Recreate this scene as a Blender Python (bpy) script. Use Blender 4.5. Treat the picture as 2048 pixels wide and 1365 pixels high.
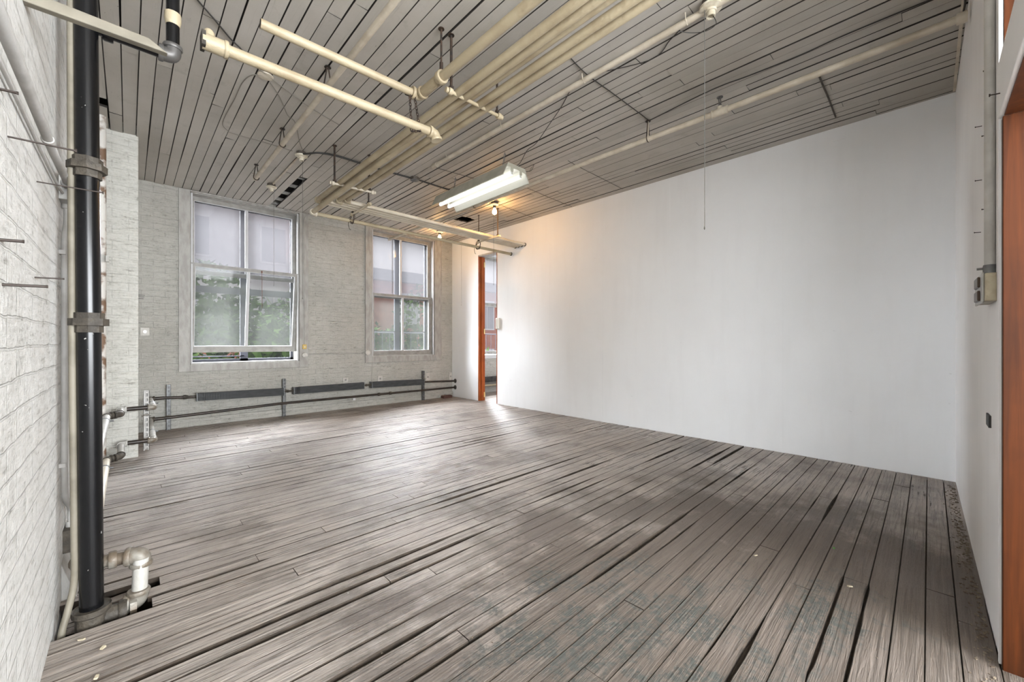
import bpy, bmesh, math, random
from mathutils import Vector, Matrix, noise
R = random.Random(7)
for o in list(bpy.data.objects): bpy.data.objects.remove(o, do_unlink=True)
scn = bpy.context.scene
COL = scn.collection

# ------------------------------------------------------------------ camera, sky, exposure, large lights
cd = bpy.data.cameras.new('camera'); cam = bpy.data.objects.new('camera', cd); COL.objects.link(cam)
cam.location = (0, 0, 1.05)
cam.rotation_euler = (math.radians(90), 0, -math.atan2(800, 834))
cd.sensor_width = 36; cd.lens = 36 * 800 / 2048; cd.clip_start = 0.02; cd.clip_end = 200
scn.camera = cam
scn.view_settings.view_transform = 'Standard'; scn.view_settings.look = 'None'
scn.view_settings.gamma = 1; scn.view_settings.use_curve_mapping = False
scn.view_settings.exposure = 2.24

w = bpy.data.worlds.new('overcast_sky'); scn.world = w; w.use_nodes = True
bg = w.node_tree.nodes['Background']; bg.inputs[0].default_value = (0.84, 0.825, 0.85, 1); bg.inputs[1].default_value = 0.30

def lamp(name, kind, loc, rot, energy, color=(1, 1, 1), **kw):
    l = bpy.data.lights.new(name, kind); l.energy = energy; l.color = color
    for k, v in kw.items(): setattr(l, k, v)
    o = bpy.data.objects.new(name, l); COL.objects.link(o); o.location = loc; o.rotation_euler = rot
    return o
# soft overcast daylight coming down the street and in through the windows
lamp('daylight_sun', 'SUN', (2, 12, 9), (math.radians(-62), 0, math.radians(4)), 34.0, (0.89, 0.94, 1.0), angle=math.radians(75))
# unseen fill lamps added behind the camera to brighten the room evenly
lamp('rear_fill_light', 'AREA', (1.6, -3.3, 1.75), (math.radians(112), 0, 0), 240, (0.92, 0.96, 1.0), shape='RECTANGLE', size=4.2, size_y=2.2)
lamp('rear_side_fill_light', 'AREA', (-.12, -.95, 1.75), (math.radians(88), 0, math.radians(-72)), 8, (0.94, 0.97, 1.0), shape='RECTANGLE', size=1.2, size_y=1.7, spread=math.radians(110))  # second added fill, aimed through the opening to lift the partition
# added fill lamp, out of view, brightening the neighbouring room behind the doorway
lamp('next_room_fill_light', 'AREA', (7.6, 4.2, 1.6), (math.radians(90), 0, math.radians(90)), 14, (0.97, 0.98, 1.0), shape='RECTANGLE', size=2.0, size_y=2.0)

# ------------------------------------------------------------------ mesh helpers
class MB:
    def __init__(s): s.v = []; s.f = []; s.m = []
    def add(s, vs, fs, mi=0):
        b = len(s.v); s.v += [tuple(p) for p in vs]; s.f += [tuple(b + i for i in f) for f in fs]; s.m += [mi] * len(fs)
    def box(s, x0, y0, z0, x1, y1, z1, mi=0):
        x0, x1 = sorted((x0, x1)); y0, y1 = sorted((y0, y1)); z0, z1 = sorted((z0, z1))
        vs = [(x0, y0, z0), (x1, y0, z0), (x1, y1, z0), (x0, y1, z0), (x0, y0, z1), (x1, y0, z1), (x1, y1, z1), (x0, y1, z1)]
        s.add(vs, [(0, 3, 2, 1), (4, 5, 6, 7), (0, 1, 5, 4), (1, 2, 6, 5), (2, 3, 7, 6), (3, 0, 4, 7)], mi)
    def obox(s, mat, sx, sy, sz, mi=0):
        vs = [mat @ Vector((a * sx / 2, b * sy / 2, c * sz / 2)) for c in (-1, 1) for a, b in ((-1, -1), (1, -1), (1, 1), (-1, 1))]
        s.add(vs, [(0, 3, 2, 1), (4, 5, 6, 7), (0, 1, 5, 4), (1, 2, 6, 5), (2, 3, 7, 6), (3, 0, 4, 7)], mi)
    def prism(s, pts, axis, a, b, mi=0):
        # pts: 2-D outline (ccw), extruded along axis from a to b
        def mk(p, t):
            if axis == 'x': return (t, p[0], p[1])
            if axis == 'y': return (p[0], t, p[1])
            return (p[0], p[1], t)
        n = len(pts); vs = [mk(p, a) for p in pts] + [mk(p, b) for p in pts]
        s.add(vs, [tuple(range(n))[::-1], tuple(range(n, 2 * n))] + [(i, (i + 1) % n, n + (i + 1) % n, n + i) for i in range(n)], mi)
    def tube(s, path, r, seg=12, caps=True, mi=0, closed=False):
        P = [Vector(p) for p in path]; n = len(P)
        rr = r if isinstance(r, (list, tuple)) else [r] * n
        T = []
        for i in range(n):
            a = P[(i - 1) % n] if (closed or i > 0) else P[i]; b = P[(i + 1) % n] if (closed or i < n - 1) else P[i]
            T.append((b - a).normalized())
        up = Vector((0, 0, 1)) if abs(T[0].z) < 0.9 else Vector((1, 0, 0))
        nrm = (up - T[0] * up.dot(T[0])).normalized(); vs = []
        for i in range(n):
            if i: nrm = (nrm - T[i] * nrm.dot(T[i])).normalized()
            bn = T[i].cross(nrm)
            for k in range(seg):
                an = 2 * math.pi * k / seg
                vs.append(P[i] + (nrm * math.cos(an) + bn * math.sin(an)) * rr[i])
        fs = []
        for i in range(n if closed else n - 1):
            j = (i + 1) % n
            for k in range(seg): fs.append((i * seg + k, i * seg + (k + 1) % seg, j * seg + (k + 1) % seg, j * seg + k))
        if caps and not closed: fs += [tuple(range(seg))[::-1], tuple((n - 1) * seg + k for k in range(seg))]
        s.add(vs, fs, mi)
    def lathe(s, prof, mat=None, seg=20, mi=0):
        # prof: (r, z) list; mat places it
        mat = mat or Matrix(); vs = []; n = len(prof)
        for r, z in prof:
            for k in range(seg):
                a = 2 * math.pi * k / seg; vs.append(mat @ Vector((r * math.cos(a), r * math.sin(a), z)))
        fs = [(i * seg + k, i * seg + (k + 1) % seg, (i + 1) * seg + (k + 1) % seg, (i + 1) * seg + k) for i in range(n - 1) for k in range(seg)]
        fs += [tuple(range(seg))[::-1], tuple((n - 1) * seg + k for k in range(seg))]
        s.add(vs, fs, mi)
    def build(s, name, mat, parent=None, smooth=False, bevel=0, label=None):
        me = bpy.data.meshes.new(name)
        off = parent.matrix_basis.translation.copy() if parent else Vector((0, 0, 0))
        if parent and parent.parent: off = off + parent.parent.matrix_basis.translation
        me.from_pydata([tuple(Vector(p) - off) for p in s.v], [], s.f)
        for m in (mat if isinstance(mat, (list, tuple)) else [mat]): me.materials.append(m)
        me.polygons.foreach_set('material_index', s.m)
        bm = bmesh.new(); bm.from_mesh(me); bmesh.ops.recalc_face_normals(bm, faces=bm.faces); bm.to_mesh(me); bm.free()
        if smooth:
            me.polygons.foreach_set('use_smooth', [True] * len(me.polygons))
            me.set_sharp_from_angle(angle=math.radians(38))
        o = bpy.data.objects.new(name, me); COL.objects.link(o)
        if parent: o.parent = parent
        if bevel:
            b = o.modifiers.new('bevel', 'BEVEL'); b.width = bevel; b.segments = 2; b.limit_method = 'ANGLE'
        if label: o['label'] = label
        return o

def thing(name, label, cat, loc=(0, 0, 0), group=None):
    o = bpy.data.objects.new(name, None); COL.objects.link(o); o.location = loc; o.empty_display_size = .05
    o['label'] = label; o['category'] = cat
    if group: o['group'] = group
    return o
def tag(o, label, cat, group=None):
    o['label'] = label; o['category'] = cat
    if group: o['group'] = group
    return o
def structure(o): o['kind'] = 'structure'; return o
def sroot(name, loc=(0, 0, 0)):
    o = bpy.data.objects.new(name, None); COL.objects.link(o); o.location = loc; o['kind'] = 'structure'; return o

def bend(pts, rad, n=6):
    P = [Vector(p) for p in pts]; out = [P[0]]
    for i in range(1, len(P) - 1):
        a = (P[i - 1] - P[i]); b = (P[i + 1] - P[i]); r = min(rad, a.length * .49, b.length * .49)
        A = P[i] + a.normalized() * r; B = P[i] + b.normalized() * r
        for k in range(n + 1):
            t = k / n; out.append(A * (1 - t) ** 2 + P[i] * 2 * t * (1 - t) + B * t * t)
    out.append(P[-1]); return out
def spline(pts, n=8):
    P = [Vector(p) for p in pts]; out = []
    for i in range(len(P) - 1):
        p0 = P[max(i - 1, 0)]; p1 = P[i]; p2 = P[i + 1]; p3 = P[min(i + 2, len(P) - 1)]
        for k in range(n):
            t = k / n; out.append(.5 * ((2 * p1) + (p2 - p0) * t + (2 * p0 - 5 * p1 + 4 * p2 - p3) * t * t + (3 * p1 - p0 - 3 * p2 + p3) * t ** 3))
    out.append(P[-1]); return out
def ring(mb, c, d, r, h, seg=14, mi=0):
    c = Vector(c); d = Vector(d).normalized(); mb.tube([c - d * h / 2, c - d * h * .3, c + d * h * .3, c + d * h / 2], [r * .94, r, r, r * .94], seg, mi=mi)
def elbow(mb, p, a, b, r, size=None):
    """fitting at corner p: arms point along a and b (unit)"""
    p = Vector(p); a = Vector(a).normalized(); b = Vector(b).normalized(); s = size or r * 2.4
    mb.tube(bend([p + a * s, p, p + b * s], s * .85, 8), r * 1.2, 14)
    ring(mb, p + a * s * .9, a, r * 1.42, r * .7); ring(mb, p + b * s * .9, b, r * 1.42, r * .7)
def hexnut(mb, c, d, r, h):
    c = Vector(c); d = Vector(d).normalized(); mb.tube([c - d * h / 2, c + d * h / 2], r, 8)
def chain(mb, a, b, L=.03, wr=.0025, wid=.014):
    a = Vector(a); b = Vector(b); d = (b - a); n = max(1, round(d.length / (L * .78))); d.normalize()
    u = Vector((0, 0, 1)) if abs(d.z) < .9 else Vector((1, 0, 0)); u = (u - d * u.dot(d)).normalized(); v = d.cross(u); st = (b - a).length / n
    for i in range(n):
        c = a + d * st * (i + .5); s_ = u if i % 2 else v; pts = []
        for k in range(10):
            an = 2 * math.pi * k / 10; pts.append(c + d * math.cos(an) * L / 2 + s_ * math.sin(an) * wid / 2)
        mb.tube(pts, wr, 5, closed=True)
def copy_tree(o, parent=None):
    c = o.copy(); COL.objects.link(c); c.parent = parent
    for ch in list(o.children): copy_tree(ch, c)
    return c

# ------------------------------------------------------------------ materials
def mat(name, color=(.5, .5, .5), rough=.6, metal=0, spec=.5, noise_amt=0, noise_scale=8, color2=None, bump=0, bump_scale=40, stretch=None, thresh=None):
    m = bpy.data.materials.new(name); m.use_nodes = True; nt = m.node_tree; N = nt.nodes; L = nt.links
    b = N['Principled BSDF']; b.inputs['Roughness'].default_value = rough; b.inputs['Metallic'].default_value = metal
    b.inputs['Specular IOR Level'].default_value = spec
    b.inputs['Base Color'].default_value = (*color, 1)
    tc = N.new('ShaderNodeNewGeometry'); src = tc.outputs['Position']
    if stretch:
        mp = N.new('ShaderNodeMapping'); mp.inputs['Scale'].default_value = stretch; L.new(src, mp.inputs['Vector']); src = mp.outputs[0]
    if color2 is not None:
        nz = N.new('ShaderNodeTexNoise'); nz.inputs['Scale'].default_value = noise_scale; nz.inputs['Detail'].default_value = 6; L.new(src, nz.inputs['Vector'])
        rp = N.new('ShaderNodeValToRGB'); t = thresh or (.4, .62)
        rp.color_ramp.elements[0].position = t[0]; rp.color_ramp.elements[1].position = t[1]
        rp.color_ramp.elements[0].color = (*color, 1); rp.color_ramp.elements[1].color = (*color2, 1)
        L.new(nz.outputs['Fac'], rp.inputs[0]); L.new(rp.outputs[0], b.inputs['Base Color'])
    if bump:
        nb = N.new('ShaderNodeTexNoise'); nb.inputs['Scale'].default_value = bump_scale; nb.inputs['Detail'].default_value = 5; L.new(src, nb.inputs['Vector'])
        bp = N.new('ShaderNodeBump'); bp.inputs['Strength'].default_value = bump; bp.inputs['Distance'].default_value = .01
        L.new(nb.outputs['Fac'], bp.inputs['Height']); L.new(bp.outputs[0], b.inputs['Normal'])
    return m
def ramp(N, L, src, stops):
    r = N.new('ShaderNodeValToRGB'); e = r.color_ramp.elements
    while len(e) < len(stops): e.new(.5)
    for k, (p, c) in enumerate(stops): e[k].position = p; e[k].color = (*c, 1) if len(c) == 3 else c
    L.new(src, r.inputs[0]); return r.outputs[0]
def mixc(N, L, f, a, b, mode='MIX'):
    x = N.new('ShaderNodeMix'); x.data_type = 'RGBA'; x.blend_type = mode
    if isinstance(f, (int, float)): x.inputs[0].default_value = f
    else: L.new(f, x.inputs[0])
    for sock, val in ((x.inputs[6], a), (x.inputs[7], b)):
        if isinstance(val, tuple): sock.default_value = (*val, 1)
        else: L.new(val, sock)
    return x.outputs[2]
def math_(N, L, op, a, b=0.0):
    x = N.new('ShaderNodeMath'); x.operation = op
    for sock, val in ((x.inputs[0], a), (x.inputs[1], b)):
        if isinstance(val, (int, float)): sock.default_value = val
        else: L.new(val, sock)
    return x.outputs[0]
def noisen(N, L, vec, scale, detail=5, rough=.55, dist=0):
    n = N.new('ShaderNodeTexNoise'); n.inputs['Scale'].default_value = scale; n.inputs['Detail'].default_value = detail
    n.inputs['Roughness'].default_value = rough; n.inputs['Distortion'].default_value = dist; L.new(vec, n.inputs['Vector']); return n.outputs['Fac']
def mapping(N, L, vec, sc, loc=None):
    m = N.new('ShaderNodeMapping'); m.inputs['Scale'].default_value = sc; L.new(vec, m.inputs['Vector'])
    if loc is not None: L.new(loc, m.inputs['Location'])
    return m.outputs[0]

def brick_mat(name, axes, base, dark, strength=.5, chips=(.28, .24, .2), crk=.32, row=.072, width=.21):
    m = bpy.data.materials.new(name); m.use_nodes = True; nt = m.node_tree; N = nt.nodes; L = nt.links; b = N['Principled BSDF']
    g = N.new('ShaderNodeNewGeometry'); sp = N.new('ShaderNodeSeparateXYZ'); L.new(g.outputs['Position'], sp.inputs[0])
    cb = N.new('ShaderNodeCombineXYZ'); L.new(sp.outputs[axes[0]], cb.inputs[0]); L.new(sp.outputs['Z'], cb.inputs[1])
    # wobble the courses
    wob = noisen(N, L, g.outputs['Position'], 2.3, 3); wob2 = noisen(N, L, g.outputs['Position'], 11, 3)
    dz = math_(N, L, 'ADD', math_(N, L, 'MULTIPLY', wob, .022), math_(N, L, 'MULTIPLY', wob2, .012))
    z2 = math_(N, L, 'ADD', sp.outputs['Z'], dz); L.new(z2, cb.inputs[1])
    br = N.new('ShaderNodeTexBrick'); br.inputs['Scale'].default_value = 1; br.inputs['Brick Width'].default_value = width; br.inputs['Row Height'].default_value = row
    br.inputs['Mortar Size'].default_value = .0045; br.inputs['Mortar Smooth'].default_value = .7; br.inputs['Bias'].default_value = 0
    br.inputs['Color1'].default_value = (1, 1, 1, 1); br.inputs['Color2'].default_value = (.86, .86, .86, 1); br.inputs['Mortar'].default_value = (.3, .3, .3, 1)
    L.new(cb.outputs[0], br.inputs['Vector'])
    fine = noisen(N, L, g.outputs['Position'], 55, 6, .65); med = noisen(N, L, g.outputs['Position'], 9, 6, .6)
    big = noisen(N, L, g.outputs['Position'], 1.1, 4)
    ledge = noisen(N, L, mapping(N, L, g.outputs['Position'], (11, 11, 62)), 1.0, 6, .65)
    h = math_(N, L, 'ADD', math_(N, L, 'MULTIPLY', br.outputs['Fac'], -.35), math_(N, L, 'MULTIPLY', fine, .6))
    h = math_(N, L, 'ADD', h, math_(N, L, 'MULTIPLY', med, 1.0)); h = math_(N, L, 'ADD', h, math_(N, L, 'MULTIPLY', ledge, 1.5 if crk > .3 else .5))
    bp = N.new('ShaderNodeBump'); bp.inputs['Strength'].default_value = strength; bp.inputs['Distance'].default_value = .012; L.new(h, bp.inputs['Height']); L.new(bp.outputs[0], b.inputs['Normal'])
    c = mixc(N, L, ramp(N, L, big, [(.35, (0, 0, 0)), (.7, (1, 1, 1))]), base, dark)
    mor = math_(N, L, 'MULTIPLY', br.outputs['Fac'], math_(N, L, 'MULTIPLY', ramp(N, L, med, [(.42, (0, 0, 0)), (.66, (1, 1, 1))]), .22))
    c = mixc(N, L, mor, c, tuple(x * .55 for x in dark))
    crack = ramp(N, L, ledge, [(.33, (1, 1, 1)), (.40, (0, 0, 0))]); crack = math_(N, L, 'MULTIPLY', crack, crk)
    c = mixc(N, L, crack, c, chips)
    pits = ramp(N, L, noisen(N, L, g.outputs['Position'], 30, 4, .5), [(.26, (1, 1, 1)), (.3, (0, 0, 0))])
    c = mixc(N, L, math_(N, L, 'MULTIPLY', pits, .7), c, chips)
    cav = math_(N, L, 'ADD', math_(N, L, 'MULTIPLY', ledge, .45), math_(N, L, 'ADD', math_(N, L, 'MULTIPLY', fine, .3), math_(N, L, 'MULTIPLY', med, .25)))  # grime plus painted shade in the hollows, giving relief under flat lighting
    c = mixc(N, L, 1.0, c, ramp(N, L, cav, [(.36, (.50, .49, .47)), (.45, (.86, .86, .85)), (.56, (1, 1, 1))]), 'MULTIPLY')
    L.new(c, b.inputs['Base Color']); b.inputs['Roughness'].default_value = .62; b.inputs['Specular IOR Level'].default_value = .3
    return m

def board_mat(name, along, c_hi, c_lo, c_dark, gloss=(.35, .6), floor=False):
    m = bpy.data.materials.new(name); m.use_nodes = True; nt = m.node_tree; N = nt.nodes; L = nt.links; b = N['Principled BSDF']
    g = N.new('ShaderNodeNewGeometry'); P = g.outputs['Position']; rnd = g.outputs['Random Per Island']
    off = N.new('ShaderNodeCombineXYZ'); L.new(math_(N, L, 'MULTIPLY', rnd, 37.0), off.inputs[0]); L.new(math_(N, L, 'MULTIPLY', rnd, 91.0), off.inputs[1])
    sc = (2.2, 70, 4) if along == 'X' else (70, 2.2, 4)
    sc2 = (1.2, 17, 4) if along == 'X' else (17, 1.2, 4)
    grain = noisen(N, L, mapping(N, L, P, sc, off.outputs[0]), 1, 7, .7, .9)
    wide = noisen(N, L, mapping(N, L, P, sc2, off.outputs[0]), 1, 5, .6, 1.5)
    patch = noisen(N, L, P, 1.3, 6, .6); fine = noisen(N, L, P, 90, 4, .6); blot = noisen(N, L, P, 5.5, 8, .72)
    c = mixc(N, L, ramp(N, L, patch, [(.33, (0, 0, 0)), (.68, (1, 1, 1))]), c_hi, c_lo)
    tone = ramp(N, L, rnd, [(0, (.84, .84, .84)), (1, (1.0, 1.0, 1.0))]); c = mixc(N, L, 1.0, c, tone, 'MULTIPLY')
    if floor:
        gl = ramp(N, L, grain, [(.38, (1, 1, 1)), (.52, (0, 0, 0))]); c = mixc(N, L, math_(N, L, 'MULTIPLY', gl, .68), c, c_dark)
        wd = ramp(N, L, wide, [(.3, (1, 1, 1)), (.46, (0, 0, 0))]); c = mixc(N, L, math_(N, L, 'MULTIPLY', wd, .3), c, c_dark)
        # worn bare-wood brown where feet took the paint off, deepened to offset the rear fill lamps, black paint spatter towards the door
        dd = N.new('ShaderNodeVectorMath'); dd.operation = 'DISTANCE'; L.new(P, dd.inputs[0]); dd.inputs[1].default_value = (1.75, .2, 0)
        trod_shade = ramp(N, L, math_(N, L, 'MULTIPLY', dd.outputs['Value'], .25), [(.08, (.4, .4, .4)), (.5, (0, 0, 0))])
        br_ = ramp(N, L, math_(N, L, 'ADD', noisen(N, L, P, 2.1, 6, .65), trod_shade), [(.5, (0, 0, 0)), (.70, (1, 1, 1))]); c = mixc(N, L, math_(N, L, 'MULTIPLY', br_, .8), c, (.066, .046, .031))
        sp = N.new('ShaderNodeVectorMath'); sp.operation = 'DISTANCE'; L.new(P, sp.inputs[0]); sp.inputs[1].default_value = (1.25, .72, 0)
        near = ramp(N, L, sp.outputs['Value'], [(.12, (1, 1, 1)), (.95, (0, 0, 0))])
        sp2 = N.new('ShaderNodeVectorMath'); sp2.operation = 'DISTANCE'; L.new(P, sp2.inputs[0]); sp2.inputs[1].default_value = (1.95, .32, 0)
        near2 = ramp(N, L, sp2.outputs['Value'], [(.05, (.9, .9, .9)), (.5, (0, 0, 0))])
        nn = math_(N, L, 'MAXIMUM', near, near2)
        bl = ramp(N, L, math_(N, L, 'ADD', blot, math_(N, L, 'MULTIPLY', nn, .19)), [(.61, (0, 0, 0)), (.68, (1, 1, 1))])
        bl = math_(N, L, 'MULTIPLY', bl, math_(N, L, 'MULTIPLY', math_(N, L, 'MINIMUM', math_(N, L, 'MULTIPLY', nn, 1.6), 1.0), math_(N, L, 'MULTIPLY', ramp(N, L, noisen(N, L, P, 42, 5, .7), [(.40, (0, 0, 0)), (.54, (1, 1, 1))]), .95))); c = mixc(N, L, bl, c, (.055, .058, .05))
        # white paint flecks
        fl = ramp(N, L, noisen(N, L, P, 60, 2, .5), [(.76, (0, 0, 0)), (.79, (1, 1, 1))]); c = mixc(N, L, math_(N, L, 'MULTIPLY', fl, .55), c, (.6, .58, .52))
        rs = ramp(N, L, math_(N, L, 'ADD', math_(N, L, 'MULTIPLY', patch, .5), math_(N, L, 'MULTIPLY', grain, .5)), [(.35, (gloss[0],) * 3), (.65, (gloss[1],) * 3)])
        L.new(math_(N, L, 'ADD', rs, math_(N, L, 'ADD', math_(N, L, 'MULTIPLY', trod_shade, .8), math_(N, L, 'MULTIPLY', nn, .25))), b.inputs['Roughness'])
        h = math_(N, L, 'ADD', math_(N, L, 'MULTIPLY', grain, 1.1), math_(N, L, 'MULTIPLY', fine, .16)); h = math_(N, L, 'ADD', h, math_(N, L, 'MULTIPLY', wide, 1.4))
        st, di = 1.0, .009
    else:
        b.inputs['Roughness'].default_value = gloss[0]
        gl = ramp(N, L, grain, [(.3, (1, 1, 1)), (.42, (0, 0, 0))]); c = mixc(N, L, math_(N, L, 'MULTIPLY', gl, .22), c, c_dark)
        st1 = ramp(N, L, blot, [(.57, (0, 0, 0)), (.75, (1, 1, 1))]); c = mixc(N, L, math_(N, L, 'MULTIPLY', st1, .35), c, c_dark)
        pits = ramp(N, L, noisen(N, L, mapping(N, L, P, (60, 26, 30) if along == 'Y' else (26, 60, 30)), 1, 3, .6), [(.26, (1, 1, 1)), (.3, (0, 0, 0))])
        pz = ramp(N, L, noisen(N, L, P, 2.6, 4), [(.5, (0, 0, 0)), (.62, (1, 1, 1))]); c = mixc(N, L, math_(N, L, 'MULTIPLY', math_(N, L, 'MULTIPLY', pits, pz), .8), c, (.1, .085, .07))
        h = math_(N, L, 'ADD', math_(N, L, 'MULTIPLY', grain, .5), math_(N, L, 'MULTIPLY', fine, .35)); st, di = .35, .005
    L.new(c, b.inputs['Base Color'])
    bp = N.new('ShaderNodeBump'); bp.inputs['Strength'].default_value = st; bp.inputs['Distance'].default_value = di; L.new(h, bp.inputs['Height']); L.new(bp.outputs[0], b.inputs['Normal'])
    b.inputs['Specular IOR Level'].default_value = .6 if floor else .35
    return m

def wood_mat(name, c1, c2, rough=.35):
    m = bpy.data.materials.new(name); m.use_nodes = True; nt = m.node_tree; N = nt.nodes; L = nt.links; b = N['Principled BSDF']
    g = N.new('ShaderNodeNewGeometry'); P = g.outputs['Position']
    a = noisen(N, L, mapping(N, L, P, (28, 28, 1.6)), 1, 6, .6, 1.2); k = noisen(N, L, P, 3.1, 4)
    c = mixc(N, L, ramp(N, L, a, [(.35, (0, 0, 0)), (.65, (1, 1, 1))]), c1, c2)
    c = mixc(N, L, math_(N, L, 'MULTIPLY', ramp(N, L, k, [(.5, (0, 0, 0)), (.75, (1, 1, 1))]), .6), c, tuple(x * .45 for x in c2))
    L.new(c, b.inputs['Base Color']); b.inputs['Roughness'].default_value = rough; b.inputs['Specular IOR Level'].default_value = .2
    return m
def plaster_mat(name, col, dirt, rough=.55, seams=False):
    m = bpy.data.materials.new(name); m.use_nodes = True; nt = m.node_tree; N = nt.nodes; L = nt.links; b = N['Principled BSDF']
    g = N.new('ShaderNodeNewGeometry'); P = g.outputs['Position']
    big = noisen(N, L, P, 1.4, 5); streak = noisen(N, L, mapping(N, L, P, (5, 5, .7)), 1.4, 5, .6); sc = noisen(N, L, mapping(N, L, P, (9, 9, 30)), 1.3, 3, .4)
    c = mixc(N, L, math_(N, L, 'MULTIPLY', ramp(N, L, big, [(.4, (0, 0, 0)), (.75, (1, 1, 1))]), .5), col, dirt)
    c = mixc(N, L, math_(N, L, 'MULTIPLY', ramp(N, L, streak, [(.5, (0, 0, 0)), (.8, (1, 1, 1))]), .45), c, dirt)
    sp = ramp(N, L, sc, [(.76, (0, 0, 0)), (.8, (1, 1, 1))]); c = mixc(N, L, math_(N, L, 'MULTIPLY', sp, .35), c, tuple(x * .6 for x in dirt))
    L.new(c, b.inputs['Base Color']); b.inputs['Roughness'].default_value = rough; b.inputs['Specular IOR Level'].default_value = .35
    bp = N.new('ShaderNodeBump'); bp.inputs['Strength'].default_value = .12; bp.inputs['Distance'].default_value = .01
    L.new(math_(N, L, 'ADD', noisen(N, L, P, 5, 4), math_(N, L, 'MULTIPLY', noisen(N, L, P, 70, 3), .12)), bp.inputs['Height']); L.new(bp.outputs[0], b.inputs['Normal'])
    return m
def glass_mat(name, milk, tint=(.95, .95, .95), milkcol=(.8, .8, .86)):
    m = bpy.data.materials.new(name); m.use_nodes = True; nt = m.node_tree; N = nt.nodes; L = nt.links
    N.remove(N['Principled BSDF']); out = N['Material Output']
    tr = N.new('ShaderNodeBsdfTransparent'); tr.inputs[0].default_value = (*tint, 1)
    tl = N.new('ShaderNodeBsdfTranslucent'); tl.inputs[0].default_value = (*milkcol, 1)
    gl = N.new('ShaderNodeBsdfGlossy'); gl.inputs['Roughness'].default_value = .03
    mx = N.new('ShaderNodeMixShader'); mx.inputs[0].default_value = milk
    g = N.new('ShaderNodeNewGeometry'); n = noisen(N, L, mapping(N, L, g.outputs['Position'], (3, 3, 1.5)), 1.3, 4)
    L.new(math_(N, L, 'MULTIPLY', ramp(N, L, n, [(.3, (.8, .8, .8)), (.7, (1, 1, 1))]), milk), mx.inputs[0])
    L.new(tr.outputs[0], mx.inputs[1]); L.new(tl.outputs[0], mx.inputs[2])
    m2 = N.new('ShaderNodeMixShader'); m2.inputs[0].default_value = .006; L.new(mx.outputs[0], m2.inputs[1]); L.new(gl.outputs[0], m2.inputs[2]); L.new(m2.outputs[0], out.inputs[0])
    return m
def emit_mat(name, col, st):
    m = bpy.data.materials.new(name); m.use_nodes = True; b = m.node_tree.nodes['Principled BSDF']
    b.inputs['Base Color'].default_value = (*col, 1); b.inputs['Emission Color'].default_value = (*col, 1); b.inputs['Emission Strength'].default_value = st
    return m

M = {}
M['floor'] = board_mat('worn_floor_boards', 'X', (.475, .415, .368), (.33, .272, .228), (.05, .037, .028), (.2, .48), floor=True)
M['ceil'] = board_mat('painted_ceiling_boards', 'Y', (.52, .49, .445), (.41, .38, .33), (.17, .145, .115), (.55, .6))
M['void'] = mat('dark_void', (.035, .03, .026), .95)
M['soil'] = mat('dusty_subfloor', (.022, .016, .011), .95, color2=(.05, .036, .025), noise_scale=14, bump=.4, bump_scale=30)
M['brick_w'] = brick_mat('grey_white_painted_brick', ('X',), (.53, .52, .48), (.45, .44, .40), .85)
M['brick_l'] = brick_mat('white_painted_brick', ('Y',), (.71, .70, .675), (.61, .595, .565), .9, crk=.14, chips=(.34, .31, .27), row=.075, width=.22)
M['brick_p'] = brick_mat('cream_painted_brick', ('X',), (.66, .65, .60), (.59, .575, .53), .8)
M['plaster'] = plaster_mat('white_wallboard', (.86, .872, .885), (.785, .79, .80))
M['plaster2'] = plaster_mat('white_scuffed_wallboard', (.82, .82, .825), (.70, .70, .71))
M['casing'] = mat('worn_grey_white_casing', (.40, .39, .365), .5, color2=(.31, .295, .27), noise_scale=7, bump=.3, bump_scale=35, stretch=(3, 3, 1))
M['sash'] = mat('peeling_grey_sash_paint', (.34, .33, .31), .5, color2=(.26, .25, .23), noise_scale=12, bump=.4, bump_scale=50)
M['sashw'] = mat('white_putty_edge', (.56, .56, .57), .5)
M['storm'] = mat('blue_grey_storm_frame', (.05, .053, .072), .6)
M['cream'] = mat('cream_painted_pipe', (.40, .335, .225), .5, color2=(.30, .235, .145), noise_scale=6, bump=.25, bump_scale=60, thresh=(.45, .75))
M['creamw'] = mat('pale_cream_painted_pipe', (.62, .565, .465), .4, color2=(.52, .46, .36), noise_scale=6, bump=.2, bump_scale=60)
M['whitep'] = mat('white_painted_pipe', (.45, .44, .415), .45, color2=(.36, .345, .31), noise_scale=9, bump=.2, bump_scale=60)
M['greyp'] = mat('taupe_painted_pipe', (.58, .52, .42), .45, color2=(.46, .40, .31), noise_scale=9, bump=.2, bump_scale=60)
M['greyw'] = mat('light_grey_painted_conduit', (.46, .45, .43), .5, color2=(.36, .345, .32), noise_scale=9, bump=.15, bump_scale=60)
M['beigeb'] = mat('dull_beige_painted_metal', (.19, .17, .13), .6, color2=(.13, .115, .085), noise_scale=9)
M['black'] = mat('black_painted_iron', (.0035, .0035, .004), .25, .0, .35, color2=(.35, .34, .31), noise_scale=45, thresh=(.735, .75))
M['darkp'] = mat('dark_brown_iron_pipe', (.024, .019, .015), .4, .2, color2=(.045, .032, .024), noise_scale=14)
M['iron'] = mat('grimy_iron_fitting', (.032, .026, .019), .65, .0, color2=(.07, .058, .043), noise_scale=22, bump=.5, bump_scale=60)
M['galv'] = mat('tarnished_galvanised_fitting', (.22, .205, .175), .5, .15, color2=(.13, .10, .07), noise_scale=18, bump=.25, bump_scale=60)
M['steel'] = mat('grey_steel', (.20, .205, .205), .45, .4, color2=(.12, .12, .12), noise_scale=20)
M['dsteel'] = mat('dark_steel', (.10, .095, .09), .45, .4)
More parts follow.
